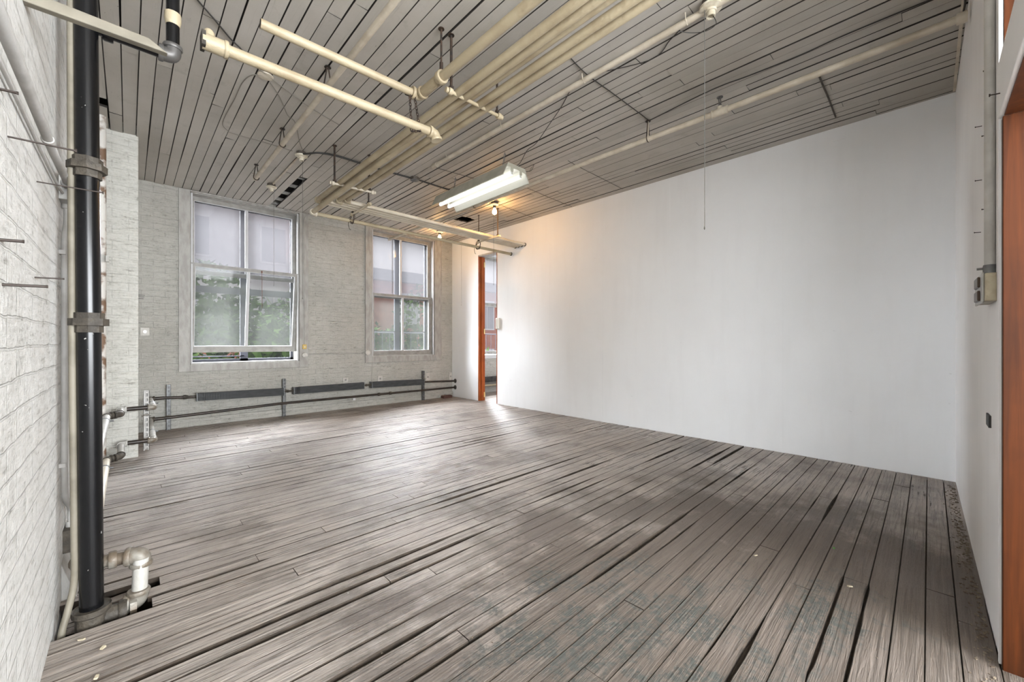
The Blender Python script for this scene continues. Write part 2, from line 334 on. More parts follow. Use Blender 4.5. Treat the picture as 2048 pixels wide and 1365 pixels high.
M['rust'] = mat('rusty_flaking_pipe', (.62, .60, .56), .6, color2=(.17, .10, .06), noise_scale=9, bump=.5, bump_scale=40, thresh=(.5, .6))
M['rod'] = mat('dark_rusty_rod', (.022, .017, .014), .6, .2, color2=(.06, .035, .022), noise_scale=30)
M['nail'] = mat('rusty_nail_iron', (.03, .02, .015), .55, .3)
M['fin'] = mat('grey_radiator_fins', (.125, .13, .133), .5, .3, color2=(.18, .185, .19), noise_scale=10, stretch=(1, 4, 4))
M['cable'] = mat('black_cable', (.03, .027, .024), .6)
M['cablep'] = mat('painted_over_cable', (.22, .2, .17), .6)
M['string'] = mat('grey_pull_string', (.10, .095, .085), .8)
M['porc'] = mat('dirty_porcelain', (.66, .61, .5), .3, color2=(.5, .44, .33), noise_scale=25)
M['socket'] = mat('dark_socket_box', (.10, .085, .07), .5, .3)
M['hous'] = mat('beige_enamel_housing', (.34, .325, .255), .35, color2=(.42, .4, .33), noise_scale=8)
M['refl'] = mat('white_enamel_reflector', (.50, .50, .45), .4)
M['tube'] = emit_mat('lit_fluorescent_tube', (1.0, .985, .95), .85)
M['bulb'] = emit_mat('lit_filament_bulb', (1.0, .72, .35), 14.0)
M['orange'] = wood_mat('varnished_orange_pine', (.40, .11, .025), (.26, .06, .014))
M['brownw'] = wood_mat('varnished_brown_board', (.085, .021, .003), (.045, .011, .0015), .6)
M['brass'] = mat('brass', (.75, .55, .25), .3, .9)
M['boxb'] = mat('painted_outlet_box', (.40, .35, .25), .45, .2, color2=(.3, .25, .18), noise_scale=25)
M['boxg'] = mat('grey_box_cover', (.36, .35, .33), .35, .5)
M['dkbrown'] = mat('dark_brown_bakelite', (.06, .035, .02), .35)
M['plate'] = mat('painted_over_plate', (.58, .56, .52), .5, color2=(.48, .46, .42), noise_scale=30)
M['slotdark'] = mat('socket_hole', (.02, .02, .02), .6)
M['yellow'] = mat('yellowed_switch', (.62, .44, .12), .4)
M['sensor'] = mat('off_white_plastic', (.70, .68, .62), .4)
M['chip'] = mat('pale_wood_chip', (.45, .39, .28), .7)
M['leafg'] = mat('green_leaf', (.10, .32, .07), .6)
M['dust'] = mat('floor_debris', (.21, .17, .12), .9, color2=(.09, .065, .045), noise_scale=60)
M['glass_hazy'] = glass_mat('hazy_old_glass', .45, milkcol=(.052, .050, .052))
M['glass_soft'] = glass_mat('dusty_old_glass', .30, milkcol=(.046, .047, .043))
M['glass_clear'] = glass_mat('clear_glass', .04, milkcol=(.03, .03, .03))
M['bk_red'] = mat('red_brick_facade', (.44, .19, .145), .9, color2=(.36, .15, .12), noise_scale=3)
M['bk_pale'] = mat('pale_rendered_facade', (.62, .60, .63), .9)
M['bk_grey'] = mat('grey_cornice', (.33, .33, .37), .9)
M['win_dark'] = mat('facade_window_glass', (.36, .36, .40), .2)
M['foli'] = mat('tree_leaves', (.034, .066, .014), .9, spec=.0, color2=(.055, .092, .026), noise_scale=3)
M['bark'] = mat('tree_bark', (.12, .09, .07), .9)
M['vine'] = mat('dry_red_vine', (.16, .05, .025), .8)
M['street'] = mat('asphalt', (.07, .07, .07), .9)
M['rail'] = mat('dark_railing', (.04, .04, .06), .5)
M['darkbrick'] = mat('dark_brick', (.10, .05, .04), .8, bump=.4, bump_scale=50)

HC = 2.903; XP = 4.44; YW = 6.27; XL = -.196

# ------------------------------------------------------------------ floor: individual worn boards
def boards(mb, along, rows, lo, hi, z, up, cut, gapf, step=.05, lenr=(1.6, 4.2), seed=1, t=.02, jit=.0012, ends=(), edge=1, bev=.0012):
    rn = random.Random(seed)
    for k in range(len(rows) - 1):
        a0, a1 = rows[k], rows[k + 1]
        hl = hi(a0) if callable(hi) else hi
        joints = [lo]; x = lo + rn.uniform(.3, lenr[1])
        while x < hl - .4: joints.append(x); x += rn.uniform(*lenr)
        joints.append(hl)
        for (ra, xx) in ends:
            if a0 <= ra < a1: joints = sorted([j for j in joints if abs(j - xx) > .35 or j in (lo, hl)] + [xx])
        segs = []
        for j in range(len(joints) - 1): segs += cut(a0, a1, joints[j], joints[j + 1])
        for (s0, s1) in segs:
            if s1 - s0 < .02: continue
            s0 += .0012; s1 -= .0012
            n = max(1, int((s1 - s0) / step)); zz = z + rn.uniform(-jit, jit); tl = rn.uniform(-jit, jit) * .7
            vs = []; fs = []
            for i in range(n + 1):
                s = s0 + (s1 - s0) * i / n
                g0 = gapf(k, s, a0); g1 = gapf(k + 1, s, a1)
                b0 = a0 + g0; b1 = a1 - g1; ed = bev + .3 * min(g0, .006); ed1 = bev + .3 * min(g1, .006)
                for (a, h) in ((b0, -t), (b0, -bev - g0 * .3), (b0 + ed, 0), (b1 - ed1, 0), (b1, -bev - g1 * .3), (b1, -t)):
                    q = zz + (h if up else -h) + tl * (1 if a > (a0 + a1) / 2 else -1)
                    vs.append((s, a, q) if along == 'X' else (a, s, q))
            for i in range(n):
                for c in range(5): fs.append((i * 6 + c, i * 6 + c + 1, (i + 1) * 6 + c + 1, (i + 1) * 6 + c))
            fs += [(0, 1, 2, 3, 4, 5), tuple(n * 6 + c for c in range(6))]
            mb.add(vs, fs, 0)
            for q in range(n * 5 + 2): mb.m[-(n * 5 + 2) + q] = edge if (q >= n * 5 or q % 5 != 2) else 0

pf = .0844
rows = []
y = 2.12
while y > -3.4: rows.append(y); y -= pf
rows = rows[::-1]; y = 2.12 + pf
while y < 6.27: rows.append(y); y += pf
rows.append(6.30)
rows = [r + (R.uniform(-.002, .002) if abs(r - 2.2) > .3 else 0) for r in rows]
HOLE = (XL - .02, .068, 2.12, 2.405)
def cutf(a0, a1, s0, s1):
    m_ = (a0 + a1) / 2
    if HOLE[2] < m_ < HOLE[3]:
        e = HOLE[1] + {0: 0.0, 1: -.012, 2: .03}.get(int((m_ - HOLE[2]) / pf), 0)
        if s1 <= e: return []
        if s0 < e: return [(e, s1)]
    return [(s0, s1)]
special = {}
def gapfloor(k, s, a):
    v = noise.noise(Vector((s * .9, a * 6.1, 3.3))); v2 = noise.noise(Vector((s * 7, a * 9.7, 1.3)))
    base = .0007 + .0004 * (v2 + 1)
    wear = max(0, v - .27) * .030
    # foot traffic wears the boards most across the middle of the room
    mid = math.exp(-((a - 1.6) / 1.7) ** 2) * .9 + .35
    g = base + wear * mid * (1.0 + .5 * v2)
    if abs(a - (2.12 + pf)) < .01 and s < .46: g = .008 + .001 * v2
    if abs(a - 2.12) < .01 and .06 < s < 1.2: g = .0035 + .001 * v2
    if 1.55 < s < 2.28 and .15 < a < .28: g = .0045 + .0025 * v2
    return min(max(g, .0006), .012)
mb = MB()
boards(mb, 'X', rows, XL - .02, lambda a: 7.7 if a > 3.2 else 4.47, 0, True, cutf, gapfloor, .05, seed=3, ends=((.2, 2.30), (2.21, .45), (2.25, .45)))
mb.box(XL - .3, -3.5, -.55, 7.9, 2.10, -.019, 1); mb.box(XL - .3, 2.425, -.55, 7.9, 6.6, -.019, 1); mb.box(.10, 2.0, -.55, 7.9, 2.5, -.0195, 1)
mb.box(XL - .3, 2.0, -.56, .2, 2.5, -.24, 1)
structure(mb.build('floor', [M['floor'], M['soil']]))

# ------------------------------------------------------------------ ceiling: narrow boards running towards the windows
pc = .0838
crow = []; x = 1.475
while x > XL - .03: crow.append(x); x -= pc
crow = crow[::-1]; x = 1.475 + pc
while x < 4.46: crow.append(x); x += pc
crow.append(4.5)
def cutc(a0, a1, s0, s1):
    m_ = (a0 + a1) / 2; hs = []
    if 1.39 < m_ < 1.476: hs.append((4.90, 6.4))
    if 3.53 < m_ < 3.80: hs.append((4.80 + .06 * noise.noise(Vector((m_ * 9, 0, 0))), 5.0 + .08 * noise.noise(Vector((m_ * 7, 4, 0)))))
    if XL < m_ < -.10: hs.append((4.36, 4.52))
    out = [(s0, s1)]
    for h0, h1 in hs:
        nx = []
        for a, b in out:
            if h1 <= a or h0 >= b: nx.append((a, b)); continue
            if a < h0: nx.append((a, h0))
            if b > h1: nx.append((h1, b))
        out = nx
    return out
def gapceil(k, s, a):
    v = noise.noise(Vector((a * 8.3, s * .5, 9.1))); return .0011 + max(0, v - .05) * .0055
mb = MB()
boards(mb, 'Y', crow, -3.4, 6.33, HC, False, cutc, gapceil, .25, lenr=(1.6, 5.0), seed=11, t=.018, jit=.003, bev=.0015)
mb.box(XL - .3, -3.5, HC + .12, 7.9, 6.6, HC + .2, 1)
for xx in [XL + .02 + .42 * i for i in range(11)]: pass
for yy in (5.02, 5.36, 5.68, 5.98, 6.22): mb.box(1.36, yy, HC + .03, 1.51, yy + .045, HC + .055, 2)
mb.box(4.57, -3.5, HC, 7.9, 6.3, HC + .05, 3)
structure(mb.build('ceiling', [M['ceil'], M['void'], M['casing'], M['plaster']]))

# ------------------------------------------------------------------ walls
mb = MB()
# window wall, pierced by three windows (two here, one in the next room)
wins = [(.546, 1.771, .765, 2.884), (2.852, 4.04, .80, 2.884), (4.86, 6.1, .765, 2.80)]
xs = XL - .35; Y0, Y1 = YW, 6.64
for (a, b, z0, z1) in wins:
    mb.box(xs, Y0, -.3, a, Y1, HC + .19); mb.box(a, Y0, -.3, b, Y1, z0); mb.box(a, Y0, z1, b, Y1, HC + .19); xs = b
mb.box(xs, Y0, -.3, 8.2, Y1, HC + .19)
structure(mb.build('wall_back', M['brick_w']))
mb = MB()
# rounded projecting brick course along the foot of the window wall
mb.box(.07, 6.235, 0.0, 4.44, 6.272, .10)
structure(mb.build('baseboard_back', M['brick_w'], bevel=.012))
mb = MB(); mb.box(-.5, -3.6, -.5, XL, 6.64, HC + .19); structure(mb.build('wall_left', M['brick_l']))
mb = MB(); mb.box(XL - .02, 4.96, -.01, .066, 6.28, HC + .1)
structure(mb.build('wall_pilaster', M['brick_p'], bevel=.012))
# right partition with doorway
mb = MB()
def part_box(y0, y1, z0, z1):
    mb.box(XP + .0015, y0, z0, 4.57, y1, z1)
part_box(-.35, 4.99, -.02, HC + .1); part_box(5.48, 6.28, -.02, HC + .1); part_box(4.99, 5.48, 2.54, HC + .1)
ys = [-.34, .955, 2.036, 2.93, 3.83, 4.99]
for a, b in zip(ys[:-1], ys[1:]): mb.box(XP, a + .0012, 0.004, XP + .002, b - .0012, HC + .05)
mb.box(XP, 5.48, .004, XP + .002, 6.275, HC + .05); mb.box(XP, 4.992, 2.541, XP + .002, 5.478, HC + .05)
structure(mb.build('wall_right', M['plaster']))
# wall beside the photographer (very slightly out of square)
A = (4.46, -.137); B = (2.052, -.162)
mb = MB()
mb.prism([(A[0], A[1]), (A[0], A[1] - .16), (B[0], B[1] - .155), (B[0], B[1])], 'z', -.02, HC + .1)
structure(mb.build('wall_front', M['plaster2'], bevel=.003))
mb = MB()
mb.box(-.5, -3.75, -.5, 4.7, -3.6, HC + .2); mb.box(4.46, -3.6, -.5, 4.6, -.29, HC + .2)
structure(mb.build('wall_rear', M['plaster']))
mb = MB(); mb.box(7.7, -.5, -.5, 7.9, 6.64, HC + .2); mb.box(4.57, -.35, -.5, 7.9, -.2, HC + .2)
structure(mb.build('wall_next_room', M['plaster']))
# thin crooked moulding in the ceiling corner
mb = MB()
mb.box(4.40, -.137, HC - .008, 2.6, -.122, HC - .001)
structure(mb.build('trim_1', M['greyp']))

# front doorway: orange-brown jamb, white header over it, transom opening above
d = sroot('door_1', (2.03, -.2, 0))
mb = MB(); mb.box(2.012, -.163, -.01, 2.05, -.325, 1.768); mb.build('door_jamb', M['brownw'], d, bevel=.002)
mb = MB(); mb.box(2.012, -.30, 1.768, .55, -.166, 1.772); mb.build('head_jamb', M['brownw'], d)
mb = MB(); mb.box(2.046, -.155, 1.772, .40, -.30, 1.945); mb.build('header', M['plaster2'], d, bevel=.002)
mb = MB(); mb.box(2.040, -.168, 1.945, 2.052, -.32, HC - .01); mb.build('transom_jamb', M['brownw'], d)
mb = MB(); mb.box(2.044, -.157, 0, 2.060, -.166, HC - .01); mb.build('corner_bead', M['plaster2'], d)

# back doorway in the right partition
d = sroot('door_2', (4.5, 5.23, 0))
mb = MB(); mb.box(4.436, 5.462, 0, 4.574, 5.486, 2.545); mb.box(4.485, 5.450, 0, 4.52, 5.463, 2.53); mb.build('door_jamb', M['orange'], d, bevel=.002)
mb = MB(); mb.box(4.436, 4.985, 2.53, 4.574, 5.486, 2.556); mb.build('head_jamb', M['casing'], d)
mb = MB(); mb.box(4.436, 4.985, 0, 4.574, 4.997, 2.545); mb.build('strike_jamb', M['orange'], d)
for z in (.10, 1.22, 2.40):
    mb = MB(); mb.box(4.545, 5.455, z - .045, 4.572, 5.4625, z + .045); mb.tube([(4.545, 5.455, z - .045), (4.545, 5.455, z + .045)], .006, 8); mb.build('hinge', M['brass'], d, label='small brass hinge leaf')

# ------------------------------------------------------------------ windows
def bar(mb, x0, x1, y0, y1, z0, z1, mi=0): mb.box(x0, y0, z0, x1, y1, z1, mi)
def sash(root, name, x0, x1, z0, z1, yc, st=.04, top=.045, bot=.05, glass='glass_hazy', xf=None, mull=True):
    """frame (paint + white putty edges) with two panes; xf optionally tilts it"""
    t = .04; y0, y1 = yc, yc + t; mb = MB(); xm = (x0 + x1) / 2
    bar(mb, x0, x0 + st, y0, y1, z0, z1); bar(mb, x1 - st, x1, y0, y1, z0, z1)
    bar(mb, x0 + st, x1 - st, y0, y1, z1 - top, z1); bar(mb, x0 + st, x1 - st, y0, y1, z0, z0 + bot)
    if mull: bar(mb, xm - .011, xm + .011, y0, y1, z0 + bot, z1 - top, 1)
    e = .006
    for a, b in (((x0 + st, xm - .011), (xm + .011, x1 - st)) if mull else ((x0 + st, x1 - st),)):
        bar(mb, a, a + e, y0 + .006, y1 - .002, z0 + bot, z1 - top, 1); bar(mb, b - e, b, y0 + .006, y1 - .002, z0 + bot, z1 - top, 1)
        bar(mb, a, b, y0 + .006, y1 - .002, z1 - top - e, z1 - top, 1); bar(mb, a, b, y0 + .006, y1 - .002, z0 + bot, z0 + bot + e, 1)
    gl = []
    for a, b in (((x0 + st, xm), (xm, x1 - st)) if mull else ((x0 + st, x1 - st),)):
        g = MB(); g.box(a, yc + .018, z0 + bot, b, yc + .021, z1 - top); gl.append(g)
    if xf:
        mb.v = [tuple(xf @ Vector(p)) for p in mb.v]
        for g in gl: g.v = [tuple(xf @ Vector(p)) for p in g.v]
    f = mb.build(name, [M['sash'], M['sashw']], root)
    for g in gl: g.build('window_pane', M[glass], f)
    return f
def casing(root, x0, x1, z0, cl, cr, zb, zt=2.9):
    mb = MB(); y0, y1 = YW - .022, YW + .004
    bar(mb, cl, x0, y0, y1, zb, zt); bar(mb, x1, cr, y0, y1, zb, zt); bar(mb, x0, x1, y0, y1, zb, z0)
    bar(mb, x0, x1, y0, y1, 2.882, zt)
    mb.build('window_casing', M['casing'], root, bevel=.003)
    mb = MB(); # jamb liners, head and sill inside the reveal
    bar(mb, x0 - .001, x0 + .012, y1, 6.60, z0, 2.884); bar(mb, x1 - .012, x1 + .001, y1, 6.60, z0, 2.884); bar(mb, x0, x1, y1, 6.60, z0 - .002, z0 + .012); bar(mb, x0, x1, y1, 6.60, 2.872, 2.886)
    mb.build('window_jamb', M['casing'], root)
    mb = MB()
    bar(mb, x0 + .010, x0 + .024, YW - .008, YW + .012, z0, 2.872); bar(mb, x1 - .024, x1 - .010, YW - .008, YW + .012, z0, 2.872)
    mb.build('parting_bead', M['sashw'], root)
def storm(root, x0, x1, z0, z1, zbar, thick, extra=None, mw=.045):
    mb = MB(); y0, y1 = 6.515, 6.545; xm = (x0 + x1) / 2 - .01
    bar(mb, x0, x0 + .035, y0, y1, z0, z1); bar(mb, x1 - .035, x1, y0, y1, z0, z1); bar(mb, x0, x1, y0, y1, z0, z0 + .035); bar(mb, x0, x1, y0, y1, z1 - .035, z1)
    bar(mb, xm - mw, xm + mw, y0, y1, z0, z1); bar(mb, x0, x1, y0, y1, zbar - thick / 2, zbar + thick / 2)
    if extra: bar(mb, x0, xm, y0, y1, extra - .007, extra + .007)
    f = mb.build('storm_frame', M['storm'], root, label='blue-grey outer storm frame')
    g = MB(); g.box(x0 + .03, 6.527, z0 + .03, x1 - .03, 6.53, z1 - .03); g.build('storm_pane', M['glass_clear'], f)

x0, x1, z0 = .546, 1.771, .765
w1 = sroot('window_1', (1.16, YW, z0)); casing(w1, x0, x1, z0, .437, 1.891, .675)
sash(w1, 'upper_sash', x0 + .012, x1 - .012, 1.90, 2.872, 6.40, .038, .05, .045)
piv = Vector((1.16, 6.28, 2.0)); xf = Matrix.Translation(piv) @ Matrix.Rotation(math.radians(7.0), 4, 'X') @ Matrix.Rotation(math.radians(.35), 4, 'Y') @ Matrix.Translation(-piv)
lo = sash(w1, 'lower_sash', x0 + .006, x1 - .006, .895, 2.015, 6.262, .045, .042, .075, 'glass_soft', xf)
lo['label'] = 'crooked lower sash raised off the sill and leaning outward'
storm(w1, x0 + .012, x1 - .012, z0 + .01, 2.872, 1.725, .085, .845)
mb = MB(); rv = random.Random(5)
for i in range(9):
    px = rv.uniform(.62, 1.15); pz = z0 + .05; pts = [(px, 6.56, pz)]
    for k in range(6): px += rv.uniform(-.035, .04); pz += rv.uniform(0.005, .03); pts.append((px, 6.565 + rv.uniform(-.01, .01), pz))
    mb.tube(spline(pts, 4), .0018, 4)
    for k in range(4):
        q = pts[rv.randint(1, 6)]; mb.obox(Matrix.Translation(Vector(q)) @ Matrix.Rotation(rv.uniform(0, 6), 4, 'Y'), .028, .002, .016)
mb.v = [(p[0], p[1] + .03, p[2]) for p in mb.v]
tag(mb.build('dry_vine', M['vine']), 'dry reddish vine tendrils outside the gap under the raised sash', 'vine')
mb = MB(); mb.tube([(1.305, 6.25, 1.985), (1.307, 6.25, 1.5)], .0025, 5); mb.lathe([(.004, 0), (.008, .01), (.004, .03)], Matrix.Translation((1.305, 6.25, 1.97)), 8)
tag(mb.build('hanging_string', M['vine']), 'reddish brown cord hanging down the middle of the crooked lower sash', 'cord')

x0, x1, z0 = 2.852, 4.04, .80
w2 = sroot('window_2', (3.45, YW, z0)); casing(w2, x0, x1, z0, 2.743, 4.188, .70)
sash(w2, 'upper_sash', x0 + .012, x1 - .012, 1.78, 2.872, 6.40, .04, .05, .045)
sash(w2, 'lower_sash', x0 + .012, x1 - .012, .81, 1.845, 6.33, .055, .04, .075, 'glass_soft')
storm(w2, x0 + .012, x1 - .012, z0 + .01, 2.872, 1.215, .02, None, .05)
for xx, za, zb in ((3.27, 2.83, 1.87), (3.93, 2.80, 1.72)):
    mb = MB(); chain(mb, (xx, 6.375, za), (xx, 6.375, zb), .042, .0026, .018)
    tag(mb.build('sash_chain', M['dsteel']), ('steel sash chain hanging down the middle of the right-hand window' if xx < 3.5 else 'steel sash chain hanging near the right edge of the right-hand window'), 'chain', 'sash chains in the right-hand window')

w3 = sroot('window_3', (5.5, YW, .765))
mb = MB(); bar(mb, 4.75, 4.86, YW - .02, YW + .004, .69, 2.88); bar(mb, 6.1, 6.2, YW - .02, YW + .004, .69, 2.88); bar(mb, 4.86, 6.1, YW - .02, YW + .004, .69, .765); bar(mb, 4.86, 6.1, YW - .02, YW + .004, 2.80, 2.88)
mb.build('window_casing', M['sashw'], w3, bevel=.003)
sash(w3, 'upper_sash', 4.87, 6.09, 1.77, 2.80, 6.40, .04, .05, .075, 'glass_hazy', None, False)
sash(w3, 'lower_sash', 4.87, 6.09, .775, 1.82, 6.33, .05, .045, .06, 'glass_clear', None, False)

# ------------------------------------------------------------------ pipes on the ceiling
Z = Vector((0, 0, 1)); Xa = Vector((1, 0, 0)); Ya = Vector((0, 1, 0))
def L_pipe(xn, yk, label, matn='cream', r=.0233, r2=.021, z0=2.598, z1=2.555, z2=2.545):
    t = thing('heating_pipe', label, 'pipe', (xn, yk, z1), 'cream heating pipes under the ceiling')
    mb = MB(); mb.tube([(xn, -3.55, z0), (xn, yk - .05, z1)], r, 16); mb.build('long_run', M[matn], t, True)
    mb = MB(); elbow(mb, (xn, yk, z1), -Ya, Xa, r2 * 1.08, .042); mb.build('elbow', M[matn], t, True)
    mb = MB(); mb.tube([(xn + .04, yk, z1), (4.435, yk, z2)], r2, 14); mb.build('cross_run', M['creamw'], t, True)
    mb = MB(); ring(mb, (4.432, yk, z2), Xa, r2 * 1.35, .014); mb.build('wall_flange', M['dsteel'], t, True)
    return t
for xn, yk, lb in ((1.455, 4.545, 'cream ceiling pipe, leftmost of the close bundle, with the farthest elbow'), (1.511, 4.475, 'cream ceiling pipe, second from the left in the bundle'),
                   (1.626, 4.405, 'cream ceiling pipe, second from the right in the bundle'), (1.684, 4.335, 'cream ceiling pipe on the right edge of the bundle, nearest elbow')):
    L_pipe(xn, yk, lb)
t = thing('heating_pipe', 'cream pipe from the middle of the bundle, dropping below the others to the window wall', 'pipe', (1.45, 4.66, 2.45), 'cream heating pipes under the ceiling')
mb = MB(); mb.tube(bend([(1.568, -3.55, 2.60), (1.568, 2.0, 2.60), (1.447, 4.62, 2.452)], .3, 8), .0245, 16); mb.build('long_run', M['cream'], t, True)
mb = MB(); elbow(mb, (1.444, 4.66, 2.45), Vector((.04, -1, .055)), Xa, .024, .046); mb.build('elbow', M['creamw'], t, True)
mb = MB(); mb.tube([(1.48, 4.66, 2.45), (4.435, 4.645, 2.447)], .0205, 14); mb.build('cross_run', M['cream'], t, True)
mb = MB(); ring(mb, (4.432, 4.645, 2.447), Xa, .028, .014); mb.build('wall_flange', M['dsteel'], t, True)

t = thing('heating_pipe', 'thick cream pipe beside the bundle turning left to a sawn-off open end', 'pipe', (1.338, 2.235, 2.61))
mb = MB(); mb.tube([(1.345, -3.55, 2.612), (1.338, 2.0, 2.612)], .0265, 16); mb.tube([(1.338, 2.0, 2.612), (1.336, 2.22, 2.612)], .030, 16); mb.build('long_run', M['cream'], t, True)
mb = MB(); ring(mb, (1.338, 2.0, 2.612), Ya, .040, .035, 16); mb.build('coupling', M['cream'], t, True)
mb = MB(); elbow(mb, (1.336, 2.245, 2.611), -Ya, -Xa, .027, .05); mb.build('elbow', M['cream'], t, True)
mb = MB(); mb.tube([(1.30, 2.246, 2.611), (.468, 2.275, 2.612)], .0235, 16, caps=False)
mb.tube([(.468, 2.275, 2.612), (.60, 2.27, 2.612)], .0205, 16, caps=True, mi=1); mb.build('branch_run', [M['cream'], M['rod']], t, True)
mb = MB(); mb.tube([(1.338, 2.0, HC + .002), (1.338, 2.0, 2.67)], .006, 8); mb.tube([(1.338, 2.0, 2.70), (1.338, 2.0, 2.64)], .011, 8)
mb.lathe([(.018, 0), (.018, .004)], Matrix.Translation((1.338, 2.0, HC - .006)), 12)
tag(mb.build('hanger_rod', M['rod'], None, True), 'dark threaded rod holding the thick cream pipe at its coupling', 'pipe hanger')

t = thing('heating_pipe', 'cream pipe hung lowest under the ceiling, capped at its left end', 'pipe', (.25, 2.24, 2.39))
mb = MB(); mb.tube([(.30, 2.243, 2.392), (1.38, 2.205, 2.388)], .0255, 16); mb.build('run', M['cream'], t, True)
mb = MB(); mb.tube([(.238, 2.245, 2.392), (.33, 2.242, 2.392)], .035, 10); ring(mb, (.325, 2.242, 2.392), Xa, .039, .016, 14)
mb.lathe([(.022, 0), (.022, .018), (.014, .03)], Matrix.Translation((.262, 2.243, 2.42)), 12); mb.box(.233, 2.212, 2.36, .248, 2.276, 2.424, 1); mb.build('end_fitting', [M['cream'], M['iron']], t, True)
mb = MB(); elbow(mb, (1.425, 2.203, 2.386), -Xa, Vector((.2, -.1, -.9)), .026, .04); mb.build('elbow', M['cream'], t, True)
mb = MB()
chain(mb, (1.270, 2.25, 2.64), (1.275, 2.235, 2.36), .026, .0028, .015); chain(mb, (1.298, 2.235, 2.58), (1.315, 2.20, 2.36), .026, .0028, .015)
chain(mb, (1.255, 2.275, 2.60), (1.298, 2.23, 2.58), .026, .0028, .015); chain(mb, (1.275, 2.235, 2.36), (1.315, 2.195, 2.36), .026, .0028, .015)
tag(mb.build('pipe_chain', M['rod']), 'rusty chain looped round the sawn-off pipe, holding the low cream pipe', 'chain')

def rack(bar0, bar1, rods, label, matb='cream'):
    t = thing('pipe_rack', label, 'pipe hanger', bar0, 'pipe racks hung from the ceiling')
    a = Vector(bar0); b = Vector(bar1); d = (b - a).normalized(); side = Vector((0, 0, 1)).cross(d)
    mb = MB(); mb.tube([a, b], .0115, 12); mb.build('crossbar', M[matb], t, True)
    for q, s in ((a, -1), (b, 1)):
        mb = MB(); ring(mb, q, d, .021, .024, 12); ring(mb, q + d * s * .024, d, .016, .016, 10); mb.build('end_fitting', M[matb], t, True)
    for (x, y, zt, rr) in rods:
        mb = MB(); zb = a.z + (b.z - a.z) * ((Vector((x, y, a.z)) - a).dot(d) / (b - a).length)
        mb.tube([(x, y, zt), (x, y, zb - .004)], rr, 8); mb.tube([(x, y, zb + .015), (x, y, zb + .030)], rr * 2.1, 6); mb.lathe([(rr * 2.4, 0), (rr * 2.4, .005)], Matrix.Translation((x, y, zt - .006)), 10)
        mb.build('hanger_rod', M['rod'], t, True)
    return t
rack((1.402, 2.0, 2.557), (1.790, 1.995, 2.557), ((1.409, 2.0, HC, .008), (1.776, 1.996, HC, .007)), 'painted crossbar on two rods under the five-pipe bundle, nearest the camera')
rack((1.395, 3.895, 2.541), (1.765, 3.86, 2.541), ((1.408, 3.894, HC, .009), (1.735, 3.862, HC, .008)), 'rusty crossbar on two rods under the pipe bundle, near its elbows', 'greyp')
rack((1.862, 4.15, 2.515), (1.862, 4.60, 2.508), ((1.862, 4.165, HC, .008), (1.862, 4.585, HC, .006)), 'painted crossbar under the pipes along the windows, beside the elbows')
rack((3.72, 4.15, 2.508), (3.72, 4.60, 2.505), ((3.72, 4.165, HC, .008), (3.72, 4.585, HC, .006)), 'crossbar under the pipes along the windows, near the white partition', 'brass' if False else 'greyp')
for xx, lb in ((1.862, 'wire loop slung round the single low pipe beside the pipe elbows'), (3.72, 'wire loop slung round the single low pipe near the partition')):
    mb = MB(); rv = random.Random(int(xx * 10))
    for q in range(4):
        pts = [Vector((xx + rv.uniform(-.01, .01), 4.60 + math.cos(a) * (.045 + rv.uniform(0, .012)), 2.47 + math.sin(a) * (.055 + rv.uniform(0, .02)))) for a in [2 * math.pi * k / 10 for k in range(10)]]
        mb.tube(spline(pts + [pts[0]], 3)[:-1], .0028, 5, closed=True)
    pts = [(xx, 4.61, 2.49), (xx - .02, 4.66, 2.42), (xx - .005, 4.67, 2.36), (xx + .01, 4.665, 2.345)]; mb.tube(spline(pts), .003, 5)
    tag(mb.build('pipe_sling', M['rod']), lb, 'wire', 'wire slings on the low pipe')

# taupe pipe along the ceiling at left, on hooks
t = thing('ceiling_pipe', 'thin taupe pipe running near the ceiling above the left window', 'pipe', (.966, 4.9, 2.76))
mb = MB(); mb.tube([(.969, -3.55, 2.762), (.966, 4.91, 2.760)], .0185, 14); mb.build('run', M['greyp'], t, True)
mb = MB(); ring(mb, (.966, 4.905, 2.76), Ya, .023, .03); mb.build('end_cap', M['greyp'], t, True)
def hook(x, y, zp, label, r=.024, bend_=False):
    mb = MB(); mb.lathe([(.022, 0), (.018, .006), (.010, .010)], Matrix.Translation((x, y, HC - .012)), 12)
    for s in (-1, 1):
        pts = [(x + s * .004, y, HC - .005), (x + s * .012, y, (HC + zp) / 2 + .01), (x + s * r, y, zp + .005)]
        for k in range(6): an = k / 5 * math.pi / 2; pts.append((x + s * r * math.cos(an), y, zp - r * math.sin(an)))
        mb.tube(pts, .0045, 6)
    return tag(mb.build('pipe_hook', M['rod'], None, True), label, 'pipe hanger', 'pipe hooks under the ceiling')
hook(.968, 2.80, 2.762, 'iron hook holding the taupe pipe where the low cream pipe crosses'); hook(.966, 3.89, 2.76, 'iron hook holding the middle of the taupe pipe above the left window'); hook(.966, 4.87, 2.76, 'iron hook at the end of the taupe pipe above the left window')

